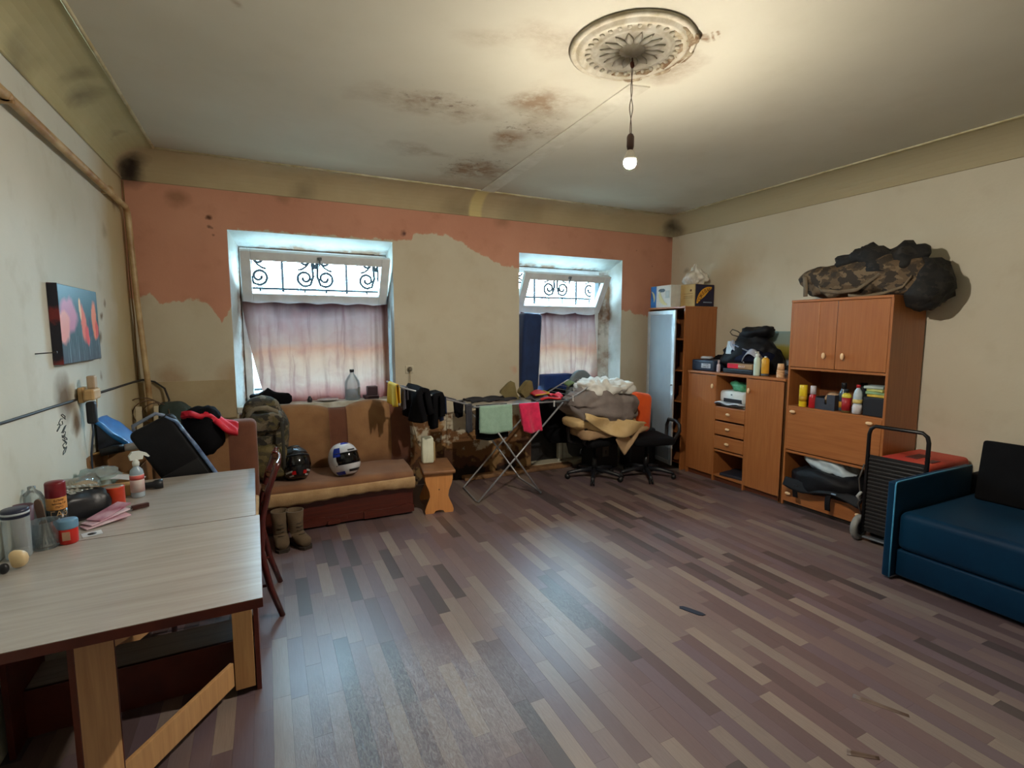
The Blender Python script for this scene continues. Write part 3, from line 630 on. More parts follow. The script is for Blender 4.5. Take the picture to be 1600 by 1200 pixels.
# ------------------------------------------------------------------ on the wardrobe
def banana_box(name, label, loc, dims, cols, rz=0):
    t = thing(name, label, 'box', loc, rz); x, y, z = dims
    return t
kraft = M('kraft_board', (196, 168, 112), (180, 150, 96), rough=.8); whiteb = M('white_board', (222, 224, 218), (206, 206, 198), rough=.6)
blueb = M('blue_print', (36, 120, 196), (26, 96, 170), rough=.5); navyb = M('navy_print', (22, 24, 62), (16, 18, 48), rough=.5)
yel = M('banana_yellow_print', (230, 170, 50), (214, 150, 40), rough=.5); pale = M('pale_print', (206, 206, 160), (214, 206, 150), rough=.6); blk = M('black_plastic', (26, 28, 34), rough=.4)
t = thing('banana_box', 'white and blue banana carton with a hand hole on the wardrobe', 'box', (4.40, 4.70, 1.936))
MB().box((0, 0, 0), (.36, .35, .265), .004).obj('carton', whiteb, t)
MB().box((-.002, .25, .003), (.001, .348, .262)).obj('blue_print', blueb, t)
MB().prism([(.10, .21), (.12, .225), (.19, .225), (.21, .21), (.21, .20), (.19, .185), (.12, .185), (.10, .20)], -.003, .001, T=Matrix(((0, 0, 1, 0), (1, 0, 0, 0), (0, 1, 0, 0), (0, 0, 0, 1)))).obj('hand_hole', blk, t)
YZ = Matrix(((0, 0, 1, 0), (1, 0, 0, 0), (0, 1, 0, 0), (0, 0, 0, 1)))
def crescent(c, r, w_, a0, a1, n=14):
    o = [(c[0]+math.cos(R(a0+(a1-a0)*i/n))*r, c[1]+math.sin(R(a0+(a1-a0)*i/n))*r) for i in range(n+1)]
    q = [(c[0]+math.cos(R(a0+(a1-a0)*i/n))*(r-w_*math.sin(math.pi*(.08+.84*i/n))), c[1]+math.sin(R(a0+(a1-a0)*i/n))*(r-w_*math.sin(math.pi*(.08+.84*i/n)))) for i in range(n, -1, -1)]
    return o+q
MB().prism(crescent((.10, .14), .11, .06, -170+180, 300), -.003, .001, T=YZ).obj('banana_print', pale, t) if False else MB().prism(crescent((.08, .15), .125, .055, -100, 25), -.003, .001, T=YZ).obj('banana_print', pale, t)
MB().prism(crescent((.36, .12), .09, .03, 110, 215), -.004, -.001, T=YZ).obj('banana_print', pale, t)
MB().box((-.003, .02, .11), (.001, .09, .20)).obj('print_panel', M('faint_print', (186, 196, 194), rough=.6), t)
t = thing('banana_box', 'kraft and navy banana carton under the white plastic bag', 'box', (4.54, 4.46, 1.936))
MB().box((0, 0, 0), (.31, .225, .262), .004).obj('carton', kraft, t)
MB().box((.012, -.002, .004), (.308, .001, .258)).obj('navy_print', navyb, t)
XZ = Matrix(((1, 0, 0, 0), (0, 0, 1, 0), (0, 1, 0, 0), (0, 0, 0, 1)))
bn = MB().prism(crescent((.235, .03), .205, .085, 80, 178, 18), -.004, -.001, T=XZ).obj('banana_print', yel, t)
for i, ch in enumerate('COKEBAN'):
    a = R(168-13.2*i); r_ = .166
    text_mesh('letter', ch, .062, M('letter_brown', (92, 42, 16), rough=.6), t, XZ @ Matrix.Translation((.235+math.cos(a)*r_, .03+math.sin(a)*r_, -.0045)) @ Matrix.Rotation(a-math.pi/2, 4, 'Z'))
MB().box((.14, -.003, .045), (.28, .001, .057)).obj('print_line', M('grey_print', (140, 160, 184), rough=.6), t)
MB().tube([(-.001, .06, .19), (.001, .06, .19)], .014, 12).obj('print_dot', M('brown_print', (90, 50, 24), rough=.6), t)
for z in (.10, .12, .15): MB().box((-.002, .03, z), (.001, .17, z+.006)).obj('print_line', M('kraft_ink', (150, 120, 70), rough=.7), t)
pb = thing('plastic_bag', 'white knotted plastic bag on top of the cartons', 'bag', (4.645, 4.56, 2.198))
MB().blob((.24, .20, .19), .9, .05, 12, 3, 40, amp2=.06, fr2=20, fn=lambda p: (p.x*(1.0-.6*max(0, p.z/.12)), p.y*(1.0-.5*max(0, p.z/.12)), p.z)).obj('bag', M('thin_plastic', (216, 210, 196), (236, 232, 222), sc=14, rough=.35, bump=.6, bs=25), pb)
MB().blob((.07, .05, .06), .9, .03, 25, 4, 16, TR((.0, 0, .16))).obj('knot', M('thin_plastic', (216, 210, 196)), pb)

# ------------------------------------------------------------------ on the sideboard
Zs = 1.201
t = thing('tool_case', 'dark blue grey plastic case with white sticker on the sideboard', 'case', (4.42, 4.20, Zs))
MB().box((0, -.17, 0), (.26, .15, .125), .02, seg=3).obj('case', M('case_blue', (44, 58, 80), (36, 48, 68), rough=.45), t)
MB().box((-.003, -.13, .035), (.001, .0, .085)).obj('sticker', M('sticker_white', (206, 212, 220), rough=.5), t)
text_mesh('sticker_text', 'LINKTEC', .024, M('ink_dark', (50, 58, 70)), t, Matrix(((0, 0, -1, -.0035), (-1, 0, 0, -.065), (0, 1, 0, .05), (0, 0, 0, 1))))
text_mesh('sticker_text', 'SYSTEMS', .02, M('ink_dark', (50, 58, 70)), t, Matrix(((0, 0, -1, -.0035), (-1, 0, 0, -.065), (0, 1, 0, .073), (0, 0, 0, 1))))
solo('paper_packet', MB().blob((.09, .14, .035), .6, .01, 20, 2, 16), M('packet_grey', (206, 206, 206), (150, 146, 150), sc=12), 'crumpled pale packet lying on the blue case', 'packet', (4.50, 4.20, Zs+.126))
solo('black_garment', MB().blob((.22, .38, .12), .8, .06, 8, 5, 26, amp2=.02), M('black_cloth', (18, 18, 21), (12, 12, 15), rough=.9, bump=.6, bs=20, spec=.1), 'black garment heaped behind the packet on the blue case', 'garment', (4.74, 4.13, Zs+.05))
def bottle(name, label, loc, h, r, mat, capm, caph=.03, capr=None, neck=.5, cat='bottle', band=None, shoulder=.75):
    t = thing(name, label, cat, loc); capr = capr or r*.5; hb = h-caph
    MB().lathe([(0, .0), (r*.92, 0), (r, .008), (r, hb*shoulder), (r*.9, hb*(shoulder+.08)), (r*neck, hb*.96), (r*neck, hb)], n=20).obj('body', mat, t)
    MB().lathe([(capr, hb-.004), (capr, h-.003), (capr*.92, h), (0, h)], n=16).obj('cap', capm, t)
    if band: MB().lathe([(r+.0008, hb*band[0]), (r+.0008, hb*band[1])], n=20).obj('label_band', band[2], t)
    return t
wp_ = M('white_plastic', (226, 232, 226), (210, 216, 212), rough=.35)
bottle('spray_vial', 'slim pinkish bottle in front of the black cases', (4.45, 3.985, Zs), .13, .02, M('pinkish', (206, 190, 196), rough=.4), M('pinkish', (206, 190, 196)), .035, .011)
t = thing('flat_case', 'flat black case under the red packet on the sideboard', 'case', (4.44, 3.73, Zs))
MB().box((0, -.18, 0), (.30, .19, .05), .01).obj('case', M('flat_black', (24, 26, 34), rough=.5), t)
t = thing('red_packet', 'flat red and kraft packet with white lettering on the sideboard', 'packet', (4.45, 3.73, Zs+.051))
MB().box((0, -.17, 0), (.2, .14, .055), .006).obj('packet', M('packet_kraft', (176, 140, 96), (150, 112, 80), rough=.6), t)
MB().box((-.002, .0, .004), (.001, .138, .052)).obj('red_print', M('crimson_print', (226, 36, 62), (200, 30, 60), rough=.4), t)
text_mesh('print_text', 'MAXX', .03, M('white_ink', (236, 226, 226)), t, Matrix(((0, 0, -1, -.0015), (-1, 0, 0, -.04), (0, 1, 0, .026), (0, 0, 0, 1))))
navyc = M('navy_cloth', (22, 27, 50), (15, 19, 36), rough=.85, bump=.5, bs=25, spec=.15)
solo('folded_jacket', MB().blob((.30, .48, .16), .6, .05, 7, 8, 34, amp2=.03, fr2=14), navyc, 'navy jacket folded over the packets on the sideboard', 'garment', (4.66, 3.72, Zs+.105))
solo('striped_sleeve', MB().surf(lambda u, v: (4.545-.03*math.sin(v*3), 3.93-.20*u-.05*v+.03*u*v, Zs+.30-.22*u+.055*v-.02*math.sin(u*4)), 12, 4, .008), M('grey_stripe', (150, 152, 166), (176, 178, 190), rough=.7), 'grey striped sleeve hanging from the navy jacket', 'garment')
solo('striped_sleeve', MB().surf(lambda u, v: (4.48+.05*v-.02*math.sin(u*5), 3.72-.26*u, Zs+.13+.11*math.sin(math.pi*min(1, u*1.15))**.8+.05*v-.06*u), 14, 4, .008), M('grey_stripe', (150, 152, 166)), 'curled grey sleeve in front of the black backpack', 'garment')
solo('white_carton', MB().box((0, -.05, 0), (.012, .05, .14), .003, TR(rot=(0, 10, -8))), M('carton_white', (206, 222, 232), rough=.5), 'white card standing against the navy jacket', 'card', (4.53, 3.93, Zs+.2))
t = thing('backpack', 'black backpack piled on the clothes on the sideboard', 'backpack', (4.69, 3.77, Zs+.005))
MB().blob((.30, .54, .40), .85, .10, 5, 11, 44, amp2=.06, fr2=12, fn=lambda p: (p.x, p.y*(1.1-.3*max(0, p.z/.3)), p.z*(1-.3*max(0, (p.y)/.3)))).obj('bag', M('black_nylon', (20, 20, 24), (12, 12, 16), rough=.6, bump=.7, bs=14, spec=.25), t)
MB().blob((.22, .42, .12), .9, .06, 8, 21, 26, TR((-.02, -.05, .34), (-12, 0, 0)), amp2=.04).obj('flap', M('black_nylon', (24, 24, 28)), t)
MB().tube([(-.06, .12, .38), (-.07, .20, .40), (-.07, .23, .43), (-.07, .20, .46), (-.06, .14, .44), (-.05, .08, .40)], .006, 6).obj('strap_loop', M('strap_grey', (70, 62, 54)), t)
MB().tube([(-.17, .10, .30), (-.185, .0, .27), (-.185, -.12, .23), (-.17, -.2, .2)], .008, 6).obj('piping', M('strap_grey2', (130, 134, 150)), t)
t = thing('pump_bottle', 'mint white pump bottle standing on the sideboard edge', 'bottle', (4.44, 3.495, Zs))
MB().lathe([(0, 0), (.03, 0), (.032, .006), (.032, .15), (.029, .17), (.018, .185), (.016, .19)], n=20).obj('body', M('mint_white', (206, 222, 206), (196, 212, 198), rough=.4), t)
MB().lathe([(.016, .19), (.02, .195), (.02, .215), (.012, .22), (.012, .235), (0, .237)], n=16).box((-.035, -.009, .228), (.012, .009, .244), .004).obj('pump', wp_, t)
t = thing('aerosol_can', 'yellow spray can without cap beside the pump bottle', 'can', (4.445, 3.405, Zs))
MB().lathe([(0, 0), (.034, 0), (.036, .004), (.036, .16), (.032, .172), (.022, .178), (.022, .186), (0, .186)], n=22).obj('body', M('can_yellow', (226, 168, 50), (204, 146, 40), rough=.35), t)
MB().lathe([(.0365, .004), (.0365, .028)], n=22).obj('band', M('can_band', (70, 74, 84), rough=.4), t)
MB().lathe([(.012, .186), (.012, .198), (0, .199)], n=10).obj('nozzle', wp_, t)
t = thing('paper_cups', 'stack of small tan paper cups on the sideboard', 'cups', (4.45, 3.24, Zs))
for i in range(5): MB().lathe([(.034, .018*i), (.036, .018*i+.002), (.035, .018*i+.016)] if i < 4 else [(.034, .072), (.027, .135), (.024, .135), (0, .134)], n=20).obj('cup', M('paper_tan', (232, 186, 140), (216, 168, 122), rough=.6), t)
t = thing('landscape_panel', 'landscape picture panel leaning on the wall behind the backpack', 'picture', (4.85, 3.58, Zs))
lp = NT('landscape_print'); zz = lp.sep(lp.warp(lp.obj(), .04, 7))[2]
lp.col(lp.ramp(lp.math('DIVIDE', zz, .45), [(0, lin((120, 130, 140))), (.3, lin((150, 160, 170))), (.36, lin((70, 66, 36))), (.5, lin((130, 118, 40))), (.62, lin((156, 146, 70))), (.72, lin((150, 166, 156))), (1, lin((140, 164, 160)))])); lp.set(Roughness=.4)
MB().box((-.006, -.17, 0), (.008, .27, .445), 0, TR(rot=(0, 2.2, 0))).obj('panel', lp.m, t)
solo('folded_papers', MB().surf(lambda u, v: (4.62+.16*u, 3.40-.24*v, Zs+.02+.09*v*u+.02*math.sin(v*6)), 8, 10, .012), M('paper_grey', (172, 178, 190), (140, 144, 156)), 'grey papers folded behind the paper cups', 'papers')
solo('dark_pouch', MB().blob((.16, .22, .11), .7, .04, 9, 31, 22, amp2=.02), M('black_nylon', (24, 24, 28)), 'small dark pouch beside the tall cabinet on the sideboard', 'pouch', (4.74, 3.25, Zs))

# printer and contents of the sideboard niche
t = thing('printer', 'small white inkjet printer in the sideboard niche', 'printer', (4.43, 3.78, .836))
pw = M('printer_white', (222, 226, 222), (208, 212, 210), rough=.4)
MB().box((0, -.165, .045), (.30, .165, .175), .035, seg=4).obj('body', pw, t)
MB().box((.02, -.15, .0), (.28, .15, .05), .008).obj('base', M('printer_grey', (196, 200, 198)), t)
MB().box((-.004, -.13, .055), (.02, .10, .095), .004).obj('slot', blk, t)
MB().box((-.06, -.155, .028), (.02, .175, .036), .003).obj('tray', M('tray_grey', (70, 66, 70), rough=.5), t)
MB().box((-.003, -.01, .13), (.002, .01, .145), .003).obj('button', M('btn', (110, 120, 124)), t)
solo('paper_sheets', MB().surf(lambda u, v: (4.36+.16*u, 3.94-.32*v, .876+.01*math.sin(v*9+u*3)), 6, 12, .006), M('paper_white', (224, 230, 236), (206, 212, 222)), 'white paper sheets on the printer tray', 'papers')
solo('green_bag', MB().blob((.18, .25, .085), .85, .05, 11, 4, 28, amp2=.03, fr2=22), M('green_plastic', (92, 178, 136), (56, 128, 88), sc=14, rough=.35), 'crumpled green plastic bag on top of the printer', 'bag', (4.55, 3.74, 1.0115))
solo('folder', MB().box((0, 0, 0), (.3, .28, .03), .004, TR(rot=(0, 0, 8))), M('folder_dark', (44, 44, 54), rough=.5), 'dark flat folder in the lowest sideboard niche', 'folder', (4.45, 3.6, .076))

# ------------------------------------------------------------------ display cabinet shelf contents
Zc = .956
t = thing('spray_can', 'yellow aerosol can at the end of the cabinet shelf', 'can', (4.43, 2.985, Zc))
MB().lathe([(0, 0), (.032, 0), (.034, .004), (.034, .15), (.034, .196), (.031, .2), (0, .2)], n=22).obj('body', M('lemon', (236, 204, 40), (222, 186, 34), rough=.35), t)
MB().lathe([(.0345, .05), (.0345, .10)], n=22).obj('label_band', M('lemon_label', (206, 160, 40), rough=.4), t)
solo('yellow_tin', MB().lathe([(0, 0), (.04, 0), (.04, .1), (.037, .106), (0, .106)], n=18), M('olive_tin', (110, 92, 40), rough=.5), 'round olive tin behind the yellow can', 'tin', (4.55, 3.045, Zc))
bottle('sauce_bottle', 'red bottle with clear white cap on the cabinet shelf', (4.435, 2.895, Zc), .2, .033, M('red_plastic', (190, 26, 34), (160, 20, 30), rough=.3), M('clear_white', (220, 214, 220), rough=.3), .07, .024, .6)
t = thing('slate_tray', 'slate cardboard tray with its corner cut low on the cabinet shelf', 'box', (4.42, 2.79, Zc))
sl = M('slate_card', (58, 62, 74), (46, 50, 60), rough=.7)
for a, c in (((0, -.01, 0), (.006, .075, .10)), ((0, -.10, 0), (.006, -.03, .135)), ((0, -.03, 0), (.006, -.01, .05)), ((.006, .069, 0), (.2, .075, .11)), ((.006, -.10, 0), (.2, -.094, .135)), ((.194, -.1, 0), (.2, .075, .135)), ((.006, -.094, 0), (.194, .069, .006))): MB().box(a, c).obj('side', sl, t)
solo('tape_roll', MB().lathe([(.05, 0), (.062, 0), (.062, .05), (.05, .05), (.05, 0)], n=28, T=TR((0, 0, .062), (0, 68, 20))), M('tape_brown', (214, 186, 150), (150, 96, 60), sc=4, rough=.4), 'roll of pale packing tape resting in the slate tray', 'tape', (4.475, 2.745, Zc+.02))
bottle('cleaner_bottle', 'tall dark bottle with black cap behind the yellow capped bottle', (4.51, 2.672, Zc), .245, .036, M('teal_bottle', (74, 92, 104), (52, 66, 78), rough=.25), blk, .05, .02, .55, band=(.15, .42, M('label_orange', (212, 156, 50), rough=.5)))
bottle('cleaner_bottle', 'red labelled bottle with yellow collar and black cap', (4.435, 2.60, Zc), .2, .034, M('amber_clear', (96, 80, 50), (120, 100, 60), rough=.2), blk, .035, .012, .4, band=(.12, .8, M('label_red', (178, 34, 40), (150, 26, 34), rough=.5)), shoulder=.8)
MB().lathe([(.035, .128), (.036, .132), (.036, .15), (.02, .165), (.012, .168)], n=18).obj('collar', M('collar_yellow', (226, 206, 70), rough=.4), bpy.data.objects['cleaner_bottle.001'])
t = thing('water_bottle', 'clear plastic bottle with red cap on the cabinet shelf', 'bottle', (4.435, 2.51, Zc))
MB().lathe([(0, .004), (.028, 0), (.034, .01), (.035, .05), (.031, .085), (.034, .11), (.034, .16), (.028, .19), (.014, .215), (.013, .225)], n=22).obj('body', M('pet_blue', (166, 186, 200), (196, 206, 212), sc=20, rough=.12), t)
MB().lathe([(.0355, .005), (.0365, .06), (.033, .08)], n=22).obj('powder', M('powder_white', (226, 222, 224), rough=.8), t)
MB().lathe([(.0345, .092), (.0355, .10), (.0352, .125)], n=22).obj('label_band', M('label_yellow', (220, 196, 110), rough=.5), t)
MB().lathe([(.0155, .222), (.0155, .243), (.014, .246), (0, .246)], n=16).obj('cap', M('cap_red', (206, 34, 44), rough=.35), t)
t = thing('black_box', 'black box under the stacked thin packets on the shelf', 'box', (4.42, 2.385, Zc)); MB().box((0, -.085, 0), (.2, .075, .155), .006).obj('box', M('flat_black', (24, 26, 34)), t)
for i, (cc, rz_) in enumerate((((224, 190, 70), -6), ((150, 190, 140), 5), ((206, 208, 120), -12), ((190, 206, 200), 10))):
    solo('thin_packet', MB().box((0, -.07, 0), (.15, .07, .022), .005, TR(rot=(0, 0, rz_))), M('packet_%d' % i, cc, tuple(v*.8 for v in cc), sc=10, rough=.5), ('orange yellow', 'green', 'lime', 'pale teal')[i]+' thin packet stacked on the black box', 'packet', (4.43, 2.375+.006*i, Zc+.156+.0225*i))
solo('glass_vase', MB().lathe([(0, 0), (.05, 0), (.055, .02), (.05, .14), (.035, .2), (.03, .24), (.027, .24), (.03, .2), (.045, .14), (.05, .02), (0, .01)], n=20), M('dark_glass', (40, 44, 50), rough=.1), 'dark glass vessel at the back of the cabinet shelf', 'vase', (4.7, 2.62, Zc))
# bag in the lowest cabinet shelf
t = thing('shoulder_bag', 'black bag bulging out of the lowest cabinet shelf', 'bag', (4.44, 2.72, .191))
bn_ = M('black_nylon', (24, 24, 28))
MB().blob((.36, .70, .20), .75, .07, 6, 14, 40, TR((.06, -.02, 0)), amp2=.03, fr2=14, fn=lambda p: (p.x, p.y, p.z*(1-.3*p.y))).obj('body', bn_, t)
for y, ln in ((.2, .12), (-.10, .15)): MB().surf(lambda u, v, y=y, ln=ln: (-.135-.012*math.sin(v*3), y+.045*(u-.5), .06-ln*v), 3, 8, .008).obj('strap', bn_, t)
MB().surf(lambda u, v: (-.105-.045*v, .32-.68*u, .10-.07*v-.03*math.sin(u*7)*v), 22, 6, .008).obj('flap', bn_, t)
MB().box((-.152, -.17, .06), (-.142, -.13, .08), .003).obj('buckle', M('buckle_blue', (150, 180, 210), rough=.3), t)
solo('white_bag', MB().blob((.24, .44, .12), .8, .05, 9, 6, 36, amp2=.04, fr2=18, fn=lambda p: (p.x, p.y, p.z+.25*p.y)), M('thin_plastic2', (206, 220, 226), (180, 196, 204), sc=10, rough=.45, bump=.5, bs=22), 'crumpled white cloth on the black bag in the cabinet', 'cloth', (4.53, 2.72, .385))
# duffel on the tall cabinet
cm = camo('woodland_camo', [(104, 84, 60), (78, 62, 42), (122, 102, 76), (58, 48, 36)], 11)
t = thing('duffel_bag', 'large camouflage duffel bag lying on the tall cabinet', 'bag', (4.64, 2.64, 1.931))
def duf(p):
    k = max(0, -(p.y+.2)/.35); return (p.x, p.y, p.z*(1-.12*max(0, p.y)/.5)-.05*k*k)
MB().blob((.36, 1.0, .30), .62, .05, 5, 2, 48, amp2=.04, fr2=9, flat=True, fn=lambda p: (p.x, p.y, p.z*(1-.12*max(0, p.y)/.4))).obj('body', cm, t)
bkc = camo('dark_camo', [(32, 30, 28), (22, 22, 24), (46, 42, 38), (26, 24, 24)], 12)
MB().blob((.30, .66, .20), .9, .09, 8, 9, 40, TR((-.03, -.14, .20), (4, 0, 0)), amp2=.07, fr2=13).obj('top_pouch', bkc, t)
MB().blob((.30, .24, .34), .75, .06, 7, 13, 30, TR((.03, -.475, -.09), (0, 0, 6)), amp2=.04, flat=False).obj('end_pouch', bkc, t)
st_ = M('strap_tan', (122, 104, 80), (96, 80, 60), rough=.8, bump=.5, bs=90)
def ribbon(pts, w_, up_=(0, 0, 1), th=.004):
    P = [Vector(p) for p in pts]; n = len(P)-1
    def fn(u, v):
        k = min(int(u*n), n-1); f = u*n-k; p = P[k].lerp(P[k+1], f); return tuple(p+Vector(up_)*w_*(v-.5))
    return MB().surf(fn, n*4, 2, th)
ribbon([(-.17, .33, .20), (-.185, .26, .08), (-.19, .1, .05), (-.19, -.05, .06), (-.185, -.2, .16), (-.16, -.3, .24)], .03).obj('strap', st_, t)
ribbon([(-.178, .42, .22), (-.185, .40, .12), (-.18, .40, .03)], .04, (0, 1, 0)).obj('strap', st_, t)
ribbon([(-.185, .02, .02), (-.20, -.1, -.0), (-.19, -.26, .02), (-.17, -.38, .06), (-.16, -.43, .14)], .022).obj('strap', st_, t)
MB().tube([(-.14, -.12, .34), (-.15, -.08, .40), (-.13, -.04, .41), (-.12, .02, .35)], .012, 8).obj('handle', bkc, t)

# ------------------------------------------------------------------ hand truck, red case, blue sofa
t = thing('hand_truck', 'black folding hand truck with tall loop handle beside the cabinet', 'hand truck', (4.17, 2.06, 0), 4)
bk = M('black_steel', (22, 22, 24), rough=.35, metal=.2)
MB().tube([(0, -.19, .08), (.0, -.19, .86), (0, -.18, .90), (0, -.15, .925), (0, .15, .925), (0, .18, .90), (0, .19, .86), (0, .19, .08)], .014, 10).obj('handle', bk, t)
MB().box((.0, -.19, .09), (.006, .19, .70)).obj('back_plate', M('black_plate', (16, 16, 18), rough=.6), t)
sl0 = MB().box((-.008, -.178, 0), (.004, .178, .016), .004).obj('slat', M('slat_black', (34, 32, 32), rough=.4), t)
for i in range(19):
    q = sl0 if i == 0 else sl0.copy()
    if i: COL.objects.link(q); q.parent = t
    q.location = (0, 0, .12+.03*i)
for y in (.225, -.225):
    wgrp = MB().lathe([(.0, -.022), (.045, -.022), (.05, -.02), (.05, .02), (.045, .022), (0, .022)], n=24, T=TR((.02, y, .1), (90, 0, 0))).obj('wheel', M('wheel_black', (18, 18, 20), rough=.6), t)
    MB().lathe([(.055, -.022), (.085, -.025), (.099, -.015), (.099, .015), (.085, .025), (.055, .022), (.05, .0), (.055, -.022)], n=28, T=TR((.02, y, .1), (90, 0, 0))).obj('tyre', M('tyre_grey', (150, 150, 146), (120, 120, 116), rough=.6), wgrp)
MB().box((.0, -.19, .03), (.24, .19, .045), .004).obj('toe_plate', M('plate_grey', (140, 150, 160), metal=.6, rough=.4), t)
MB().tube([(-.02, .20, .62), (-.03, .225, .5), (-.02, .21, .36), (-.03, .22, .3), (-.01, .2, .22)], .006, 6).obj('strap_cord', M('strap_grey', (70, 62, 54)), t)
MB().tube([(-.02, .205, .40), (-.035, .225, .36), (-.02, .21, .33)], .012, 6).obj('buckle', M('buckle_pale', (160, 160, 156)), t)
t = thing('red_case', 'faded red soft case standing behind the hand truck', 'case', (4.56, 2.06, 0))
MB().box((-.30, -.17, .05), (.29, .18, .68), .035, seg=4).obj('body', M('faded_red', (186, 54, 44), (196, 76, 54), sc=4, rough=.6, bump=.3), t)
MB().box((-.31, -.18, .03), (.30, .19, .60), .02).obj('lower_shell', M('case_black', (28, 26, 28)), t)
MB().box((-.15, -.02, .68), (.05, .06, .683)).box((-.2, -.14, .68), (-.08, -.09, .683)).obj('print_marks', M('dark_print', (90, 30, 30)), t)
vel = NT('blue_velvet'); vn = vel.noise(vel.obj(), 3, 4)
vel.col(vel.mix(vel.step(vn, .3, .7), lin((3, 44, 70)), lin((2, 34, 58)))); vel.set(Roughness=.55); vel.b.inputs['Specular IOR Level'].default_value = .12; vel.b.inputs['Sheen Weight'].default_value = .05; vel.b.inputs['Sheen Tint'].default_value = (.4, .7, 1, 1)
vel.bump(vel.noise(vel.obj(), 200, 3), .2, .002); vel = vel.m
t = thing('blue_sofa', 'low petrol blue velvet sofa cut off by the frame edge', 'sofa', (3.66, 1.86, 0))
MB().box((0, -.065, .015), (1.0, -.015, .665), .012, seg=3).obj('armrest', vel, t)
pip = M('piping_blue', (70, 150, 190), (60, 134, 176), rough=.5)
MB().tube([(.004, -.062, .02), (.002, -.062, .3), (.002, -.062, .645), (.008, -.062, .662), (.04, -.062, .666), (.5, -.062, .668), (.98, -.062, .666)], .005, 8).obj('piping', pip, t)
MB().box((.05, -1.95, .03), (1.1, -.066, .21), .015, seg=3).obj('base', vel, t)
MB().box((.035, -1.95, .21), (1.1, -.068, .47), .05, seg=5).obj('seat', vel, t)
MB().box((1.02, -1.95, .05), (1.2, -.02, .60), .04, seg=4).obj('backrest', M('sofa_dark', (14, 22, 34), rough=.7), t)
solo('black_cushion', MB().box((0, -.62, 0), (.13, 0, .42), .018, TR(rot=(0, 8, 0)), seg=3), M('cushion_black', (14, 14, 16), (18, 18, 20), rough=.85, spec=.1), 'black rectangular cushion leaning at the back of the blue sofa', 'cushion', (4.45, 1.70, .471))

# ------------------------------------------------------------------ folding table
oak = wood('pale_oak_laminate', (180, 173, 166), (163, 155, 147), 0, 2.2, .27, 14, .15); red_e = M('mahogany_edge', (96, 38, 26), (78, 30, 22), rough=.35)
oakv = wood('leg_oak', (206, 160, 108), (184, 138, 90), 2, 3, .4)
t = thing('folding_table', 'pale oak folding table with dark red edges and swung out gate leg', 'table', (-.08, 2.74, 0), 1.2)
def leaf_top(y0, y1, x0=-.90, x1=.0):
    o = MB().box((x0+.0015, y0+.0015, .747), (x1-.0015, y1-.0015, .7505)).obj('leaf', oak, t)
    b = MB().box((x0, y0, .716), (x1, y1, .749), .002)
    b.obj('edge_band', red_e, o); return o
leaf_top(-.905, -.03, -.90, .012); leaf_top(-.026, .93, -.90, -.004)
MB().box((-.035, -.27, 0), (-.015, .09, .716), .002).obj('end_panel', red_e, t)
MB().box((-.12, -.278, .03), (-.04, -.262, .70), .002).obj('stile', oakv, t)
MB().box((-.89, -.27, 0), (-.87, .09, .716), .002).obj('end_panel', red_e, t)
MB().box((-.87, -.15, .13), (-.04, .06, .20), .003).obj('shelf_board', wood('grey_board', (176, 168, 160), (150, 140, 132), 0), t)
MB().box((-.87, -.155, .0), (-.04, -.135, .20), .002).obj('front_board', red_e, t)
# gate, hinged on the stile and swung towards the near edge
g0, g1 = Vector((-.13, -.28, 0)), Vector((-.52, -.83, 0)); gd = (g1-g0); gl = gd.length; ga = math.degrees(math.atan2(gd.y, gd.x))
GT = TR(tuple(g0), (0, 0, ga))
gate = MB().box((gl-.13, -.011, 0), (gl, .011, .714), .002, GT).obj('gate_leg', oakv, t)
MB().box((0, -.009, .06), (gl-.11, .009, .17), .002, GT).obj('gate_rail', oakv, gate)
MB().box((0, -.009, .60), (gl-.11, .009, .70), .002, GT).obj('gate_rail', oakv, gate)
MB().box((gl, -.0115, 0), (gl+.003, .0115, .714), 0, GT).box((gl-.133, -.0115, 0), (gl-.13, .0115, .714), 0, GT).obj('gate_edge', red_e, gate)
h0 = Vector((-.70, .10, 0)); GT2 = TR(tuple(h0), (0, 0, 62))
gate = MB().box((.52, -.011, 0), (.62, .011, .714), .002, GT2).obj('gate_leg', oakv, t)
MB().box((0, -.009, .06), (.52, .009, .17), .002, GT2).obj('gate_rail', oakv, gate)
TZ = .7512
# ------------------------------------------------------------------ things on the table
clear = glassy('clear_plastic', (.90, .94, .95, 1), .22, .08); clearg = glassy('clear_tumbler', (.93, .96, .96, 1), .10, .04)
t = thing('glass_jar', 'tall frosted jar with dark lid at the table edge by the wall', 'jar', (-.925, 2.60, TZ))
MB().lathe([(0, 0), (.036, 0), (.04, .006), (.042, .165), (.038, .175)], n=22).obj('body', glassy('frosted_jar', (.80, .84, .84, 1), .5, .2), t)
MB().lathe([(.043, .168), (.043, .196), (.040, .2), (0, .2)], n=22).obj('lid', M('navy_lid', (40, 44, 70), rough=.35), t)
MB().lathe([(.0432, .180), (.0432, .188)], n=22).obj('lid_ring', M('pale_ring', (196, 206, 216), rough=.3), t)
t = thing('water_bottle', 'empty clear plastic bottle standing among the jars by the wall', 'bottle', (-.955, 2.86, TZ))
MB().lathe([(0, 0), (.04, 0), (.043, .01), (.041, .08), (.043, .09), (.041, .16), (.03, .19), (.014, .205), (.014, .22)], n=20, T=TR((0, 0, 0), (0, 0, 0))).obj('body', clear, t)
t = thing('mauve_cup', 'mauve plastic beaker behind the frosted jar', 'cup', (-.955, 2.745, TZ))
MB().lathe([(0, 0), (.03, 0), (.04, .17), (.037, .17), (.028, .006), (0, .006)], n=20).obj('body', M('mauve', (110, 86, 98), (90, 70, 84), rough=.4), t)
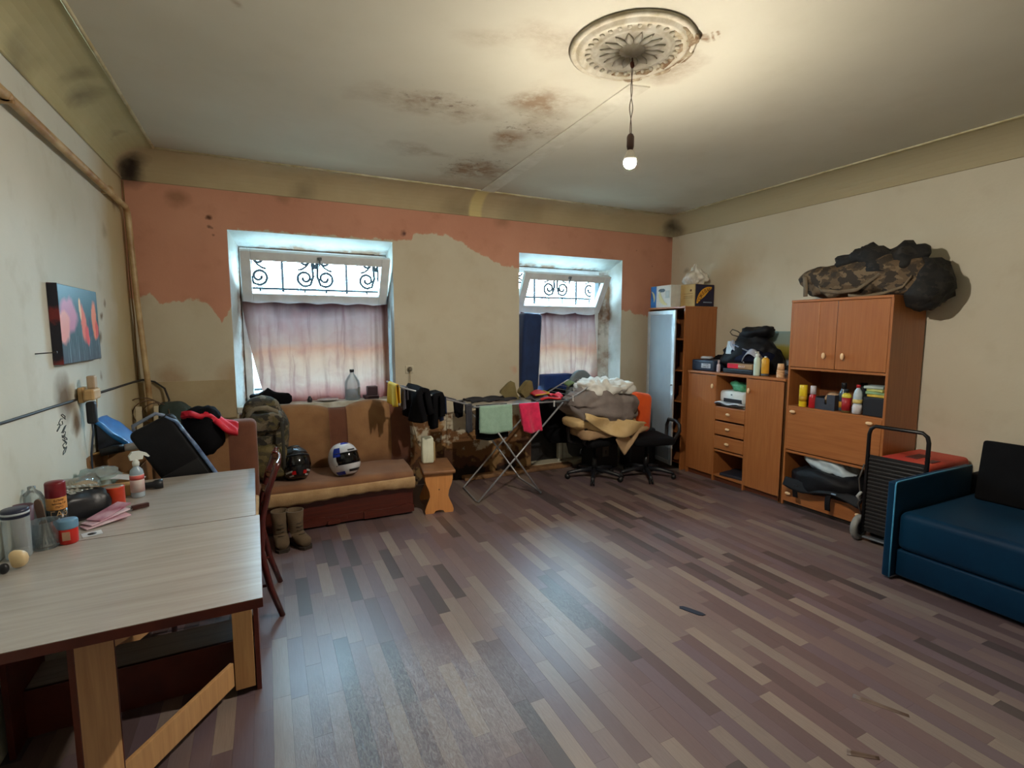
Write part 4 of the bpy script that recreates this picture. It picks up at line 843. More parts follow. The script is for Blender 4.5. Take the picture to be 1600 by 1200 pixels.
t = thing('drinking_glass', 'wide clear drinking glass on the table', 'glass', (-.865, 2.675, TZ))
MB().lathe([(0, 0), (.042, 0), (.046, .006), (.052, .115), (.049, .116), (.043, .014), (0, .012)], n=28).obj('body', clearg, t)
MB().lathe([(0, .0125), (.0425, .0125), (.044, .03), (0, .03)], n=24).obj('water', glassy('water', (.86, .92, .93, 1), .15, .02), t)
t = thing('cutlery_knife', 'table knife with brown handle leaning out of the glass', 'knife', (-.90, 2.80, TZ))
T_ = TR((0, 0, 0), (8, -4, 0))
MB().prism([(-.011, 0), (.011, 0), (.014, .15), (.012, .172), (.006, .182), (0, .184), (-.006, .182), (-.012, .172), (-.014, .15)], -.004, .004, T=T_ @ Matrix(((1, 0, 0, 0), (0, 0, 1, 0), (0, 1, 0, 0), (0, 0, 0, 1)))).obj('handle', M('bronze_brown', (120, 96, 80), (96, 76, 64), rough=.35), t)
t = thing('cream_jar', 'small red jar with pale blue lid on the table', 'jar', (-.795, 2.695, TZ))
MB().lathe([(0, 0), (.029, 0), (.032, .004), (.033, .065), (.031, .07)], n=24).obj('body', M('jar_red', (214, 44, 30), (190, 34, 26), rough=.3), t)
MB().lathe([(.034, .066), (.035, .07), (.035, .098), (.032, .103), (0, .104)], n=24).obj('lid', M('lid_blue', (112, 156, 186), (96, 140, 172), rough=.35), t)
MB().box((-.012, -.0345, .02), (.014, -.0325, .056)).obj('label_patch', M('label_pale', (206, 160, 130), rough=.5), t)
t = thing('gas_can', 'aerosol can with dark red cap, orange band and black base', 'can', (-.88, 2.875, TZ), -20)
MB().lathe([(0, 0), (.033, 0), (.036, .004), (.036, .105)], n=26).obj('base', M('can_black', (24, 24, 26), rough=.3), t)
MB().lathe([(.036, .105), (.0362, .107), (.036, .158), (.034, .162)], n=26).obj('band', M('can_orange', (222, 156, 84), (206, 140, 74), rough=.35), t)
MB().lathe([(.0355, .16), (.037, .163), (.0365, .222), (.034, .228), (0, .23)], n=26).obj('cap', M('cap_maroon', (126, 18, 30), (104, 14, 26), rough=.35), t)
def wrap(s, size, z, mat, a=0, r=.0366): text_mesh('lettering', s, size, mat, t, Matrix.Rotation(R(a), 4, 'Z') @ Matrix.Translation((0, 0, z)) @ Matrix(((1, 0, 0, 0), (0, 0, -1, 0), (0, 1, 0, 0), (0, 0, 0, 1))), r, .0003)
ink = M('can_ink', (70, 40, 24), rough=.5)
wrap('ГАЗ', .036, .086, M('can_gold', (206, 170, 120), rough=.4), 48); wrap('БЛИК', .014, .148, ink, 52); wrap('МУЛЬТИ', .012, .133, ink, 52); wrap('ПРО', .013, .118, ink, 52)
t = thing('toiletry_bag', 'black zip bag topped with silver blister packs', 'bag', (-.865, 3.05, TZ), 38)
MB().blob((.26, .17, .13), .6, .03, 9, 5, 36, amp2=.015).obj('bag', M('black_leather', (22, 24, 32), (14, 16, 22), rough=.4, bump=.4, bs=20), t)
blm = M('blister_silver', (190, 190, 182), (150, 150, 140), sc=30, rough=.3, metal=.4)
for i, (x, y, z, rx, rz_) in enumerate(((.02, .0, .128, 8, 10), (.05, .03, .137, -6, -20), (-.03, .03, .134, 4, 40))):
    q = MB().box((-.06, -.035, 0), (.06, .035, .003), .001, TR((x, y, z), (rx, 6, rz_)))
    for u in range(5):
        for v in range(2): q.lathe([(.008, 0), (.007, .004), (0, .006)], n=8, T=TR((x, y, z), (rx, 6, rz_)) @ Matrix.Translation((-.045+.0225*u, -.015+.03*v, .003)))
    o = q.obj('blister_pack', blm, t)
t = thing('bread_bag', 'sliced loaf in a clear bag beside the wall', 'bread', (-.91, 3.30, TZ), 84)
for i in range(7): MB().prism([(-.05, 0), (.05, 0), (.055, .05), (.048, .09), (.02, .10), (-.02, .10), (-.048, .09), (-.055, .05)], -.009, .009, T=TR((-.08+.025*i, 0, 0), (0, 0, 90)) @ Matrix.Rotation(R(90), 4, 'X')).obj('slice', M('crust', (186, 138, 78), (214, 176, 116), sc=9, rough=.8), t)
MB().blob((.27, .14, .13), .8, .03, 10, 7, 28, amp2=.025, fr2=18).obj('wrapper', glassy('cling_film', (.86, .92, .88, 1), .35, .1), t)
solo('plastic_bag', MB().blob((.16, .20, .10), .8, .05, 10, 17, 28, amp2=.04, fr2=18), glassy('film_green', (.74, .88, .82, 1), .5, .12), 'crumpled greenish film bag beside the bread', 'bag', (-.90, 3.53, TZ))
t = thing('tin_can', 'orange red round tin on the table', 'tin', (-.735, 3.155, TZ))
MB().lathe([(0, 0), (.042, 0), (.044, .004), (.044, .1), (.045, .103), (.045, .108), (.041, .108), (.041, .103), (0, .103)], n=28).obj('body', M('tin_orange', (214, 72, 36), (190, 52, 30), rough=.35), t)
MB().lathe([(0, .1), (.0405, .1), (.0405, .1085), (0, .1085)], n=24).obj('lid', M('tin_lid', (176, 160, 140), rough=.35, metal=.4), t)
pk = M('packet_pink', (196, 140, 160), (226, 206, 214), sc=10, rough=.4)
for i, (x, y, rz_, rx, lab) in enumerate(((-.715, 2.90, 35, 4, 'lowest'), (-.72, 2.93, 48, 8, 'middle'), (-.715, 2.96, 60, 14, 'topmost'))):
    solo('paper_packet', MB().box((-.09, -.035, 0), (.09, .035, .006), .002, TR(rot=(rx*.3, -4-i*2, rz_))), M('packet_pink%d' % i, ((206, 150, 168), (222, 206, 214), (150, 70, 96))[i], ((226, 206, 214), (196, 150, 170), (206, 170, 186))[i], sc=10, rough=.4), lab+' pink sachet fanned out beside the red jar', 'packet', (x, y, TZ+.008+.013*i))
t = thing('price_card', 'white card with a black oval on the table', 'card', (-.735, 2.765, TZ), 20)
MB().box((-.035, -.03, 0), (.035, .03, .0015)).obj('card', M('card_white', (220, 224, 228), rough=.5), t)
MB().lathe([(0, .0016), (.016, .0016), (.016, .0022), (0, .0022)], n=18).obj('oval', blk, t)
t = thing('scraper', 'small paint scraper with brown handle and shiny blade', 'scraper', (-.645, 3.05, TZ), 28)
MB().prism([(0, -.012), (.07, -.012), (.075, 0), (.07, .012), (0, .012)], .004, .022).obj('handle', M('handle_brown', (70, 32, 26), rough=.4), t)
MB().prism([(-.0, -.012), (0, .012), (-.09, .045), (-.095, -.045)], .011, .013).obj('blade', M('blade_steel', (150, 158, 166), metal=.85, rough=.25), t)
t = thing('spray_bottle', 'clear trigger spray bottle with white head and pink label', 'bottle', (-.665, 3.30, TZ), 25)
MB().lathe([(0, 0), (.029, 0), (.032, .006), (.032, .13), (.028, .15), (.014, .165), (.013, .175)], n=24).obj('body', M('cloudy_plastic', (150, 170, 186), (176, 190, 200), rough=.15), t)
MB().lathe([(.0325, .03), (.0325, .125)], n=24).obj('label_band', M('spray_label', (216, 206, 200), (206, 150, 150), sc=12, rough=.5), t)
MB().lathe([(.0328, .098), (.0328, .122)], n=24).obj('label_stripe', M('label_salmon', (214, 96, 90), rough=.5), t)
MB().lathe([(.016, .172), (.017, .19), (.012, .2), (.012, .21)], n=16).prism([(-.025, .205), (-.03, .23), (-.015, .25), (.02, .25), (.05, .235), (.064, .215), (.056, .212), (.035, .225), (.03, .205), (.014, .205)], -.011, .011, T=Matrix(((1, 0, 0, 0), (0, 0, -1, 0), (0, 1, 0, 0), (0, 0, 0, 1)))).obj('trigger_head', wp_, t)
t = thing('flashlight', 'short black torch lying behind the spray bottle', 'torch', (-.63, 3.42, TZ), 10)
MB().lathe([(0, 0), (.018, 0), (.018, .07), (.026, .085), (.026, .12), (0, .12)], n=18, T=TR((-.06, 0, .026), (0, 90, 0))).obj('body', blk, t)
solo('soap_box', MB().box((-.09, -.045, 0), (.09, .045, .06), .004), M('tan_carton', (206, 168, 112), (190, 150, 98), rough=.7), 'small tan carton on the table behind the red tin', 'box', (-.79, 3.36, TZ), 14)
solo('envelope', MB().surf(lambda u, v: (-.11+.22*u, -.04+.08*v, .002+.012*math.sin(u*4)+.004*v), 8, 3, .003), M('paper_white', (224, 230, 236)), 'bent white envelope lying over the tan carton', 'envelope', (-.78, 3.50, TZ+.06), -14)
t = thing('ceramic_ornament', 'cream ceramic figure with a dark knob at the near table edge', 'ornament', (-.885, 2.47, TZ))
MB().blob((.05, .05, .075), .8, .02, 14, 3, 20).obj('body', M('cream_ceramic', (214, 186, 140), (226, 204, 160), rough=.35), t)
MB().blob((.03, .03, .04), .9, 0, 1, 1, 14, TR((-.03, -.03, .0))).obj('knob', blk, t)

# ------------------------------------------------------------------ wooden chair by the table
ch_m = M('mahogany', (84, 26, 22), (64, 20, 18), rough=.22, coat=.4)
t = thing('wooden_chair', 'dark mahogany ladder back chair pushed in at the table', 'chair', (-.10, 3.31, 0))
def stile(y): return [(.115, y, 0), (.06, y, .18), (.02, y, .40), (.035, y, .60), (.075, y, .76), (.115, y, .87), (.13, y, .905)]
for y in (-.215, .225): MB().tube(stile(y), [.016, .018, .02, .019, .018, .016, .012], 10).obj('back_leg', ch_m, t)
for z, x in ((.86, .115), (.745, .072), (.655, .046)):
    MB().surf(lambda u, v, z=z, x=x: (x+.035*math.sin(math.pi*u), -.21+.43*u, z+.05*(v-.5)+.02*math.sin(math.pi*u)), 14, 3, .016).obj('back_slat', ch_m, t)
MB().box((-.42, -.20, .40), (.02, .21, .44), .015, seg=3).obj('seat_frame', ch_m, t)
MB().box((-.40, -.19, .44), (.012, .20, .475), .016, seg=4).obj('seat_pad', M('cream_pad', (196, 180, 150), (178, 160, 128), rough=.85), t)
for y in (-.18, .19): MB().tube([(-.40, y, .41), (-.41, y, .2), (-.42, y, 0)], [.02, .016, .013], 10).obj('front_leg', ch_m, t)
for y in (-.2, .21): MB().tube([(.055, y*.98, .19), (-.41, y*.93, .2)], .009, 8).obj('stretcher', ch_m, t)

# ------------------------------------------------------------------ sofa and armchair
caramel = M('caramel_plush', (150, 110, 72), (130, 92, 58), sc=5, rough=.9, bump=.4, bs=160, sheen=.2); rust = M('rust_plush', (112, 68, 46), (96, 56, 38), sc=5, rough=.9, bump=.4, bs=160, sheen=.15)
beige = M('beige_plush', (190, 158, 116), (166, 132, 92), sc=9, rough=.9, bump=.5, bs=120); dwood = wood('dark_sofa_wood', (92, 38, 26), (70, 28, 20), 0, 3, .3)
t = thing('brown_sofa', 'brown and caramel two seat sofa with wavy backrest under the window', 'sofa', (.50, 4.75, 0))
# local x -.74..+.75, front y -.36
def sback(x0, x1, top, y=.18):
    def fn(u, v):
        x = x0+(x1-x0)*u; zt = top(x)
        return (x, y+.09*v+.03*(1-math.sin(math.pi*min(1, v*1.0)))*0-.05*math.sin(math.pi*v)*.6, .36+(zt-.36)*v)
    b = MB(); n = 10
    pts = []
    def prof(x):
        zt = top(x); return [(y-.02, .34), (y-.045, .5), (y-.035, .68), (y-.0, zt-.08), (y+.03, zt-.02), (y+.08, zt), (y+.14, zt-.02), (y+.17, zt-.08), (y+.18, .34)]
    vs = []; fs = []; m = 9
    for i in range(n+1):
        x = x0+(x1-x0)*i/n
        for (yy, zz) in prof(x): vs.append((x, yy, zz))
    for i in range(n):
        for k in range(m): q = (k+1) % m; fs.append((i*m+k, i*m+q, (i+1)*m+q, (i+1)*m+k))
    fs += [tuple(range(m)), tuple(n*m+k for k in range(m-1, -1, -1))]
    return b.add(vs, fs, None, True)
hump = lambda a, c, h: (lambda x: .93+h*math.sin(math.pi*min(1, max(0, (x-a)/(c-a))))**.7)
sback(-.74, -.66, lambda x: .93).obj('back_stripe', rust, t)
sback(-.66, -.005, hump(-.66, -.005, .05)).obj('back_cushion', caramel, t)
sback(-.005, .155, lambda x: .93-.005*math.sin((x)*20)).obj('back_stripe', rust, t)
sback(.155, .56, hump(.155, .60, .055)).obj('back_cushion', caramel, t)
sback(.56, .75, lambda x: .955-.10*((x-.56)/.19)**1.6).obj('back_stripe', rust, t)
def seat(u, v):
    x = -.74+1.40*u+.02*v; yy = -.37+.56*v
    z = .385+.015*math.sin(math.pi*u*2)**2-.05*max(0, 1-v/.10)**2+.008*wob(x, yy, 0, 5, 1)
    return (x-.03*(1-v)*(u-.5), yy-.02*math.sin(math.pi*u), z)
MB().surf(seat, 40, 16, .06).obj('seat', M('seat_plush', (138, 96, 64), (120, 80, 54), sc=4, rough=.9, bump=.4, bs=160, sheen=.2), t)
def fringe(u, v):
    x = -.74+1.40*u; dip = .03*math.sin(math.pi*2*u+.4)+.008*math.sin(u*60)*v
    return (x-.03*(u-.5), -.386-.02*math.sin(math.pi*u)-.012*math.sin(math.pi*v)+.012*v, .352-(.095+dip*.5)*v)
MB().surf(fringe, 60, 6, .014).obj('seat_valance', beige, t)
MB().tube([(-.74+1.40*u-.03*(u-.5), -.392-.02*math.sin(math.pi*u), .345) for u in [i/30 for i in range(31)]], .006, 6).obj('piping', beige, t)
MB().box((-.72, -.345, .02), (.64, .20, .33), .006).obj('base', dwood, t)
MB().box((-.72, -.352, .02), (.645, -.345, .085), .003).obj('base_board', dwood, t)
for a, c in ((-.55, -.12), (.20, .62)):
    MB().prism([(a, .02), (c, .02), (c, .09), (c-.05, .10), (c-.12, .085), ((a+c)/2, .07), (a+.12, .085), (a+.05, .10), (a, .09)], -.364, -.35, T=Matrix(((1, 0, 0, 0), (0, 0, 1, 0), (0, 1, 0, 0), (0, 0, 0, 1)))).obj('wave_board', dwood, t)
MB().box((-.10, -.37, .02), (-.0, -.352, .05), .002).box((-.06, -.358, .045), (.06, -.352, .075), .01).obj('base_knob', dwood, t)
t = thing('armchair', 'caramel and rust armchair matching the sofa behind the table', 'armchair', (-.42, 4.0, 0))
MB().box((-.34, -.32, .06), (.32, .36, .30), .01).obj('base', dwood, t)
MB().box((-.35, -.36, .29), (.335, .20, .43), .05, seg=4).obj('seat', beige, t)
MB().box((-.34, .20, .30), (.325, .37, .985), .045, seg=4).obj('back_stripe', rust, t)
MB().box((-.342, .1985, .299), (.175, .3715, .987), .045, seg=4).obj('back_cushion', caramel, t)

# ------------------------------------------------------------------ things in the corner behind the table
board = M('box_board', (150, 112, 72), (126, 92, 58), rough=.8)
t = thing('cardboard_box', 'open cardboard box on the floor between table and wall corner', 'box', (-.85, 3.93, .0))
for a, c in (((-.13, -.18, .0), (-.124, .2, .80)), ((.10, -.18, .0), (.106, .2, .80)), ((-.124, -.18, .0), (.10, -.174, .77)), ((-.124, .194, .0), (.10, .2, .90)), ((-.124, -.174, .0), (.10, .194, .70))): MB().box(a, c).obj('side', board, t)
MB().box((-.006, -.20, 0), (0, .2, .22), 0, TR((-.124, 0, .80), (0, -8, 0))).obj('flap', board, t)
solo('bread_roll', MB().blob((.11, .09, .06), .95, .012, 12, 2, 20), M('roll_crust', (180, 130, 78), (206, 164, 110), rough=.8), 'round bread roll lying in the open box', 'bread', (-.86, 3.86, .701))
t = thing('blue_bag', 'bright blue folded plastic bag leaning on the box rim', 'bag', (-.845, 4.02, .905))
MB().surf(lambda u, v: (-.125+.17*u-.01*v*u, -.12+.25*v, .195-.185*u+.035*u*v+.006*math.sin(u*9+v*4)), 14, 8, .022).obj('front', M('bag_blue', (40, 130, 206), (30, 106, 180), rough=.3), t)
MB().prism([(-.125, .0), (.03, .0), (.035, .01), (-.125, .165)], -.115, .12, T=Matrix(((1, 0, 0, 0), (0, 0, 1, 0), (0, 1, 0, 0), (0, 0, 0, 1)))).obj('body', M('bag_dark', (28, 34, 50), rough=.5), t)
t = thing('umbrella', 'folded black and white umbrella lying across the box', 'umbrella', (-.86, 3.86, .905), 12)
MB().tube([(-.09, 0, .0), (-.02, 0, .012), (.03, 0, .014)], [.022, .028, .024], 10).obj('cover', blk, t)
MB().tube([(.02, 0, .014), (.10, .01, .018), (.19, .02, .006), (.23, .02, -.005)], [.020, .026, .02, .008], 10).obj('cloth', M('cloth_grey', (206, 200, 196), (180, 172, 168), rough=.7), t)
MB().tube([(-.09, 0, 0), (-.13, 0, -.005)], [.008, .006], 8).obj('tip', M('wood_tip', (190, 150, 96)), t)
for i, (x, r_, lab) in enumerate(((-.945, 1, 'wider'), (-.895, 9, 'slanting'))):
    solo('wooden_lath', MB().box((-.02+.006*i, -.006, 0), (.02-.004*i, .006, 1.05), .002, TR(rot=(0, r_*.45, 0))), M('slat_white', (214, 204, 178), (196, 182, 150), rough=.6), lab+' pale wooden slat leaning in the corner', 'slat', (x, 4.88, 0))
t = thing('suitcase', 'black soft laptop case with blue grey edging propped on the armchair', 'case', (-.36, 3.74, .50), 0)
tt = TR((0, 0, 0), (0, -28, 0))
MB().box((-.125, -.05, 0), (.135, .05, .66), .035, tt, seg=4).obj('body', M('black_nylon', (24, 24, 28)), t)
sh_ = M('edge_blue', (120, 150, 190), (60, 76, 110), sc=12, rough=.25)
MB().tube([(.136, -.045, .03), (.14, -.045, .2), (.14, -.045, .42), (.132, -.044, .60), (.10, -.043, .655)], [.006, .012, .012, .010, .007], 8, T=tt).obj('edging', sh_, t)
MB().tube([(-.09, 0, .66), (-.08, 0, .69), (.06, 0, .695), (.09, 0, .66)], .011, 8, T=tt).obj('handle', M('handle_pale', (120, 130, 150), rough=.4), t)
MB().box((-.11, -.056, .06), (.11, -.05, .34), .003, tt).obj('front_pocket', M('black_nylon2', (18, 18, 22), rough=.5), t)
t = thing('rolled_jacket', 'black rolled jacket hanging over the armchair back', 'jacket', (-.425, 4.17, .77))
MB().blob((.27, .16, .32), .75, .05, 7, 15, 34, amp2=.03).obj('body', M('black_cloth', (22, 22, 26)), t)
MB().tube([(.03, -.085, .10), (.045, -.095, .15), (.04, -.09, .19)], .006, 8).obj('zip', M('zip_grey', (120, 120, 120), rough=.3), t)
solo('red_cloth', MB().surf(lambda u, v: (-.55+.34*u, 4.10+.12*v-.03*u, 1.085+.02*math.sin(u*5)-.02*v-.16*max(0, u-.45)**1.3+.012*math.sin(v*9+u*12)-.07*(1-v)*u), 24, 12, .035), M('red_fabric', (226, 28, 56), (190, 18, 44), sc=8, rough=.6, bump=.4), 'bright red cloth draped on the black jacket', 'cloth')
solo('green_cushion', MB().blob((.30, .14, .40), .5, .03, 6, 4, 28, amp2=.015, fn=lambda p: (p.x*(1-.55*max(0, p.z/.3))-.03*max(0, p.z/.2), p.y, p.z)), M('dark_green_cloth', (58, 72, 66), (44, 56, 52), rough=.8), 'dark green padded bag in the corner behind the armchair', 'bag', (-.69, 4.98, .665))
solo('storage_crate', MB().box((-.18, -.14, 0), (.18, .14, .66), .01), M('crate_brown', (100, 76, 54), rough=.8), 'brown crate in the corner under the dark green bag', 'crate', (-.69, 4.98, 0))

# ------------------------------------------------------------------ on the sofa and the sill
cm2 = camo('olive_camo', [(70, 62, 48), (100, 88, 66), (56, 54, 38), (88, 78, 46), (112, 100, 80), (44, 40, 32)], 9)
t = thing('camo_backpack', 'big camouflage rucksack leaning on the left end of the sofa', 'backpack', (-.055, 4.74, .385))
MB().blob((.37, .30, .70), .62, .05, 5, 3, 44, amp2=.025, fr2=10, fn=lambda p: (p.x*(1-.22*max(0, p.z/.35)), p.y, p.z)).obj('body', cm2, t)
MB().blob((.29, .14, .26), .6, .03, 8, 8, 28, TR((.03, -.17, .06)), amp2=.02).obj('front_pocket', camo('olive_pocket', [(96, 84, 46), (74, 64, 40), (110, 96, 60)], 12), t)
MB().blob((.28, .16, .16), .65, .03, 8, 18, 28, TR((.02, -.14, .44)), amp2=.02).obj('lid_pocket', cm2, t)
ribbon([(-.12, -.19, .58), (-.05, -.215, .64), (.04, -.215, .645), (.12, -.19, .60)], .035).obj('lid_strap', M('strap_olive', (136, 128, 110), (110, 102, 84), rough=.8), t)
for x in (-.1, .14): ribbon([(x, -.20, .52), (x+.005, -.24, .36), (x+.005, -.255, .2), (x, -.2, .04)], .025, (1, 0, 0)).obj('strap', M('strap_dark', (50, 48, 40), rough=.8), t)
solo('sill_bag', MB().blob((.34, .17, .11), .6, .03, 9, 2, 30, amp2=.02, fn=lambda p: (p.x, p.y, p.z*(1+.4*math.exp(-((p.x+.03)/.03)**2)*(p.z > 0)))), M('black_cloth', (22, 22, 26)), 'flat black bag on the window sill behind the rucksack', 'bag', (.02, 5.31, .956))
t = thing('water_jug', 'large clear water jug with dark cap on the window sill', 'jug', (.77, 5.31, .956))
MB().lathe([(0, 0), (.07, 0), (.076, .008), (.076, .05), (.073, .06), (.076, .07), (.076, .15), (.07, .185), (.045, .23), (.02, .265), (.018, .285)], n=28).obj('body', glassy('jug_plastic', (.86, .90, .92, 1), .3, .1), t)
MB().lathe([(0, .004), (.072, .004), (.072, .10), (0, .10)], n=26).obj('water', glassy('jug_water', (.72, .82, .86, 1), .2, .02), t)
MB().lathe([(.022, .278), (.022, .302), (.019, .306), (0, .306)], n=16).obj('cap', blk, t)
MB().box((.045, -.068, .05), (.066, -.05, .13), .002).obj('label_band', M('jug_label', (120, 126, 124), rough=.5), t)
t = thing('maroon_box', 'small dark maroon box standing on the sill', 'box', (.965, 5.31, .956))
MB().box((-.05, -.05, 0), (.05, .05, .125), .006).box((-.085, -.06, 0), (.06, .055, .035), .006).obj('body', M('maroon_dark', (52, 24, 36), rough=.5), t)
solo('saucer', MB().lathe([(0, .004), (.06, .004), (.10, .018), (.102, .02), (.06, .01), (0, .008)], n=28), M('china_white', (222, 226, 226), rough=.25), 'white plate on the sill beside the water jug', 'plate', (.53, 5.29, .956))
solo('spice_jar', MB().lathe([(0, 0), (.022, 0), (.024, .03), (.014, .045), (.016, .055), (0, .06)], n=14), blk, 'small black jar on the sill left of the plate', 'jar', (.36, 5.28, .956))
def helmet(name, label, loc, rz, shell, trim, accents, vis_open=False):
    t = thing(name, label, 'helmet', loc, rz)
    # local: faces -y
    def fn(u, v):
        th = 2*math.pi*u; ph = -R(62)+R(152)*v
        r_ = math.cos(ph)**.8 if ph < R(89) else 0
        x = .125*r_*math.sin(th); y = -.15*r_*math.cos(th); z = .15*math.sin(ph)+.13
        if math.cos(th) > .2 and ph < -.05: y -= .045*(math.cos(th)-.2)
        return (x, y, z)
    vs = []; fs = []; n, m = 40, 20
    for j in range(m+1):
        for i in range(n): vs.append(fn(i/n, j/m))
    for j in range(m):
        for i in range(n):
            k = (i+1) % n; th = (i+.5)/n*360; th = th-360 if th > 180 else th
            if abs(th) < 66 and 6 <= j <= 10: continue
            fs.append((j*n+i, j*n+k, (j+1)*n+k, (j+1)*n+i))
    fs.append(tuple(range(n-1, -1, -1)))
    MB().add(vs, fs, None, True).obj('shell', shell, t)
    def vis(u, v, o=1.0):
        th = R(-68+136*u); ph = -R(62)+R(152)*(5.8/20+5.4/20*v); r_ = math.cos(ph)**.8
        return (.125*o*r_*math.sin(th), -.152*o*r_*math.cos(th), .15*math.sin(ph)+.13)
    MB().surf(lambda u, v: vis(u, v, .985), 20, 6, .003).obj('visor', M('visor_black', (10, 10, 14), rough=.12), t)
    MB().tube([vis(u/20, 0, 1.0) for u in range(21)], .004, 6).tube([vis(u/20, 1, 1.0) for u in range(21)], .004, 6).obj('gasket', trim, t)
    t.rotation_euler.x = R(-24 if vis_open else -15)
    for nm, c, (u0, u1, v0, v1) in accents:
        def af(u, v):
            th = R(u0+(u1-u0)*u); ph = R(v0+(v1-v0)*v); r_ = math.cos(ph)**.8
            x, y, z = .127*r_*math.sin(th), -.152*r_*math.cos(th), .151*math.sin(ph)+.13
            if math.cos(th) > .2 and ph < -.05: y -= .047*(math.cos(th)-.2)
            return (x, y, z)
        MB().surf(af, 10, 8, 0).obj(nm, c, t)
    return t
hb = M('helmet_blue', (30, 60, 170), (24, 46, 140), rough=.2); hw = M('helmet_white', (222, 224, 230), rough=.2, coat=.5); hk = M('helmet_black', (18, 20, 24), rough=.25, coat=.4)
hr = M('helmet_red', (200, 26, 30), rough=.25); hs = M('helmet_silver', (206, 208, 212), rough=.25); hg = M('helmet_grey', (60, 70, 78), rough=.3)
t = helmet('motorcycle_helmet', 'white and blue full face helmet on the sofa seat', (.585, 4.55, .395), 24, hw, blk,
       [('blue_panel', hb, (-75, -45, 12, 45)), ('blue_panel', hb, (-40, 20, 60, 84)), ('vent', blk, (-14, 22, 27, 33)), ('vent', blk, (-28, 28, -47, -36)), ('blue_panel', hb, (-85, -45, -58, -40))])
t = helmet('motorcycle_helmet', 'black helmet with red and silver chin stripes on the sofa seat', (.185, 4.56, .395), 8, hk, hg,
       [('silver_stripe', hs, (-60, -30, -36, -30)), ('silver_stripe', hs, (30, 60, -36, -30)), ('red_stripe', hr, (-34, -16, -46, -33)), ('red_stripe', hr, (16, 34, -46, -33)), ('silver_stripe', hs, (-52, -30, -52, -46)), ('silver_stripe', hs, (30, 52, -52, -46)), ('grey_panel', hg, (-70, -20, 34, 60)), ('grey_panel', hg, (10, 60, 34, 64))], True)
MB().blob((.11, .14, .04), .8, .01, 9, 3, 20, TR((.0, .02, .256)), flat=False).obj('top_vent', hg, t)

# ------------------------------------------------------------------ boots
tanb = M('suede_tan', (100, 83, 62), (82, 66, 48), sc=7, rough=.9, bump=.4, bs=50)
def boot(label, loc, rz):
    t = thing('desert_boot', label, 'boot', loc, rz, group='pair of tan boots')
    prof = [(-.135, .02, .045, .045), (-.10, .02, .07, .05), (-.04, .02, .095, .048), (.02, .02, .13, .04), (.05, .02, .20, .045), (.06, .02, .27, .052)]
    b = MB()
    rings = [((0, -.135, .05), .034, .03), ((0, -.11, .055), .05, .04), ((0, -.05, .06), .054, .05), ((0, .0, .08), .052, .066), ((0, .03, .12), .054, .07), ((0, .04, .19), .058, .07), ((0, .04, .265), .066, .072), ((0, .04, .268), .058, .064), ((0, .04, .2), .05, .06)]
    tl = [80, 78, 70, 50, 25, 5, 0, 0, 0]; vs = []; fs = []; n = 18
    for (c, rx, ry), a in zip(rings, tl):
        for k in range(n):
            q = 2*math.pi*k/n; l = Vector((rx*math.cos(q), ry*math.sin(q), 0)); l.rotate(Matrix.Rotation(R(a), 3, 'X')); vs.append(tuple(Vector(c)+l))
    for i in range(len(rings)-1):
        for k in range(n): q = (k+1) % n; fs.append((i*n+k, i*n+q, (i+1)*n+q, (i+1)*n+k))
    fs.append(tuple(range(n-1, -1, -1)))
    b.add(vs, fs, None, True); b.obj('upper', tanb, t)
    MB().prism([(-.03, -.155), (.03, -.155), (.05, -.12), (.05, -.04), (.042, .03), (.046, .09), (.03, .115), (-.03, .115), (-.046, .09), (-.042, .03), (-.05, -.04), (-.05, -.12)], 0, .022).obj('sole', M('sole_brown', (52, 42, 34), rough=.8), t)
    q = MB()
    for i in range(7):
        z = .10+.024*i; y = -.055+.008*i-(.02 if i == 0 else 0); q.tube([(-.025, y+.012, z), (0, y-.004, z+.004), (.025, y+.012, z)], .003, 6)
    q.obj('laces', M('lace_dark', (60, 52, 42)), t)
boot('tan lace up boot nearer the chair leg', (.035, 4.15, 0), 4); boot('tan lace up boot turned outward beside its mate', (.155, 4.13, 0), 24)

# ------------------------------------------------------------------ stool with white lamp
t = thing('stool', 'low stool with brown seat and scalloped orange wood sides', 'stool', (1.385, 4.51, 0), -9)
MB().box((-.145, -.245, .365), (.15, .235, .40), .014, seg=3).obj('seat', M('stool_seat', (136, 92, 56), (118, 78, 46), rough=.55), t)
half = [(.125, 0), (.13, .03), (.118, .07), (.095, .12), (.082, .16), (.09, .21), (.115, .27), (.125, .31), (.125, .365)]
poly = [(.045, 0), (.03, .02), (0, .028), (-.03, .02), (-.045, 0)]; poly = [(-.125, 0)][:0]+[(x, z) for x, z in half]+[(-x, z) for x, z in reversed(half)]+[(-.05, 0), (-.035, .022), (0, .03), (.035, .022), (.05, 0)]
for y in (-.215, .195): MB().prism(poly, y, y+.018, T=Matrix(((1, 0, 0, 0), (0, 0, 1, 0), (0, 1, 0, 0), (0, 0, 0, 1)))).obj('side_panel', wood('orange_beech', (216, 150, 88), (198, 130, 72), 2, 3, .4), t)
MB().box((-.011, -.197, .12), (.011, .195, .2), .002).obj('stretcher', wood('orange_beech', (216, 150, 88), (198, 130, 72)), t)
MB().tube([(-.0, -.2152, .22), (0, -.2165, .22)], .006, 10).obj('screw', M('screw', (90, 56, 30), rough=.4), t)
t = thing('desk_lamp', 'upright white plastic night lamp standing on the stool', 'lamp', (1.335, 4.60, .401), -8)
MB().box((-.055, -.055, 0), (.055, .055, .25), .02, seg=4).obj('body', M('lamp_white', (226, 228, 206), (214, 216, 192), rough=.4), t)
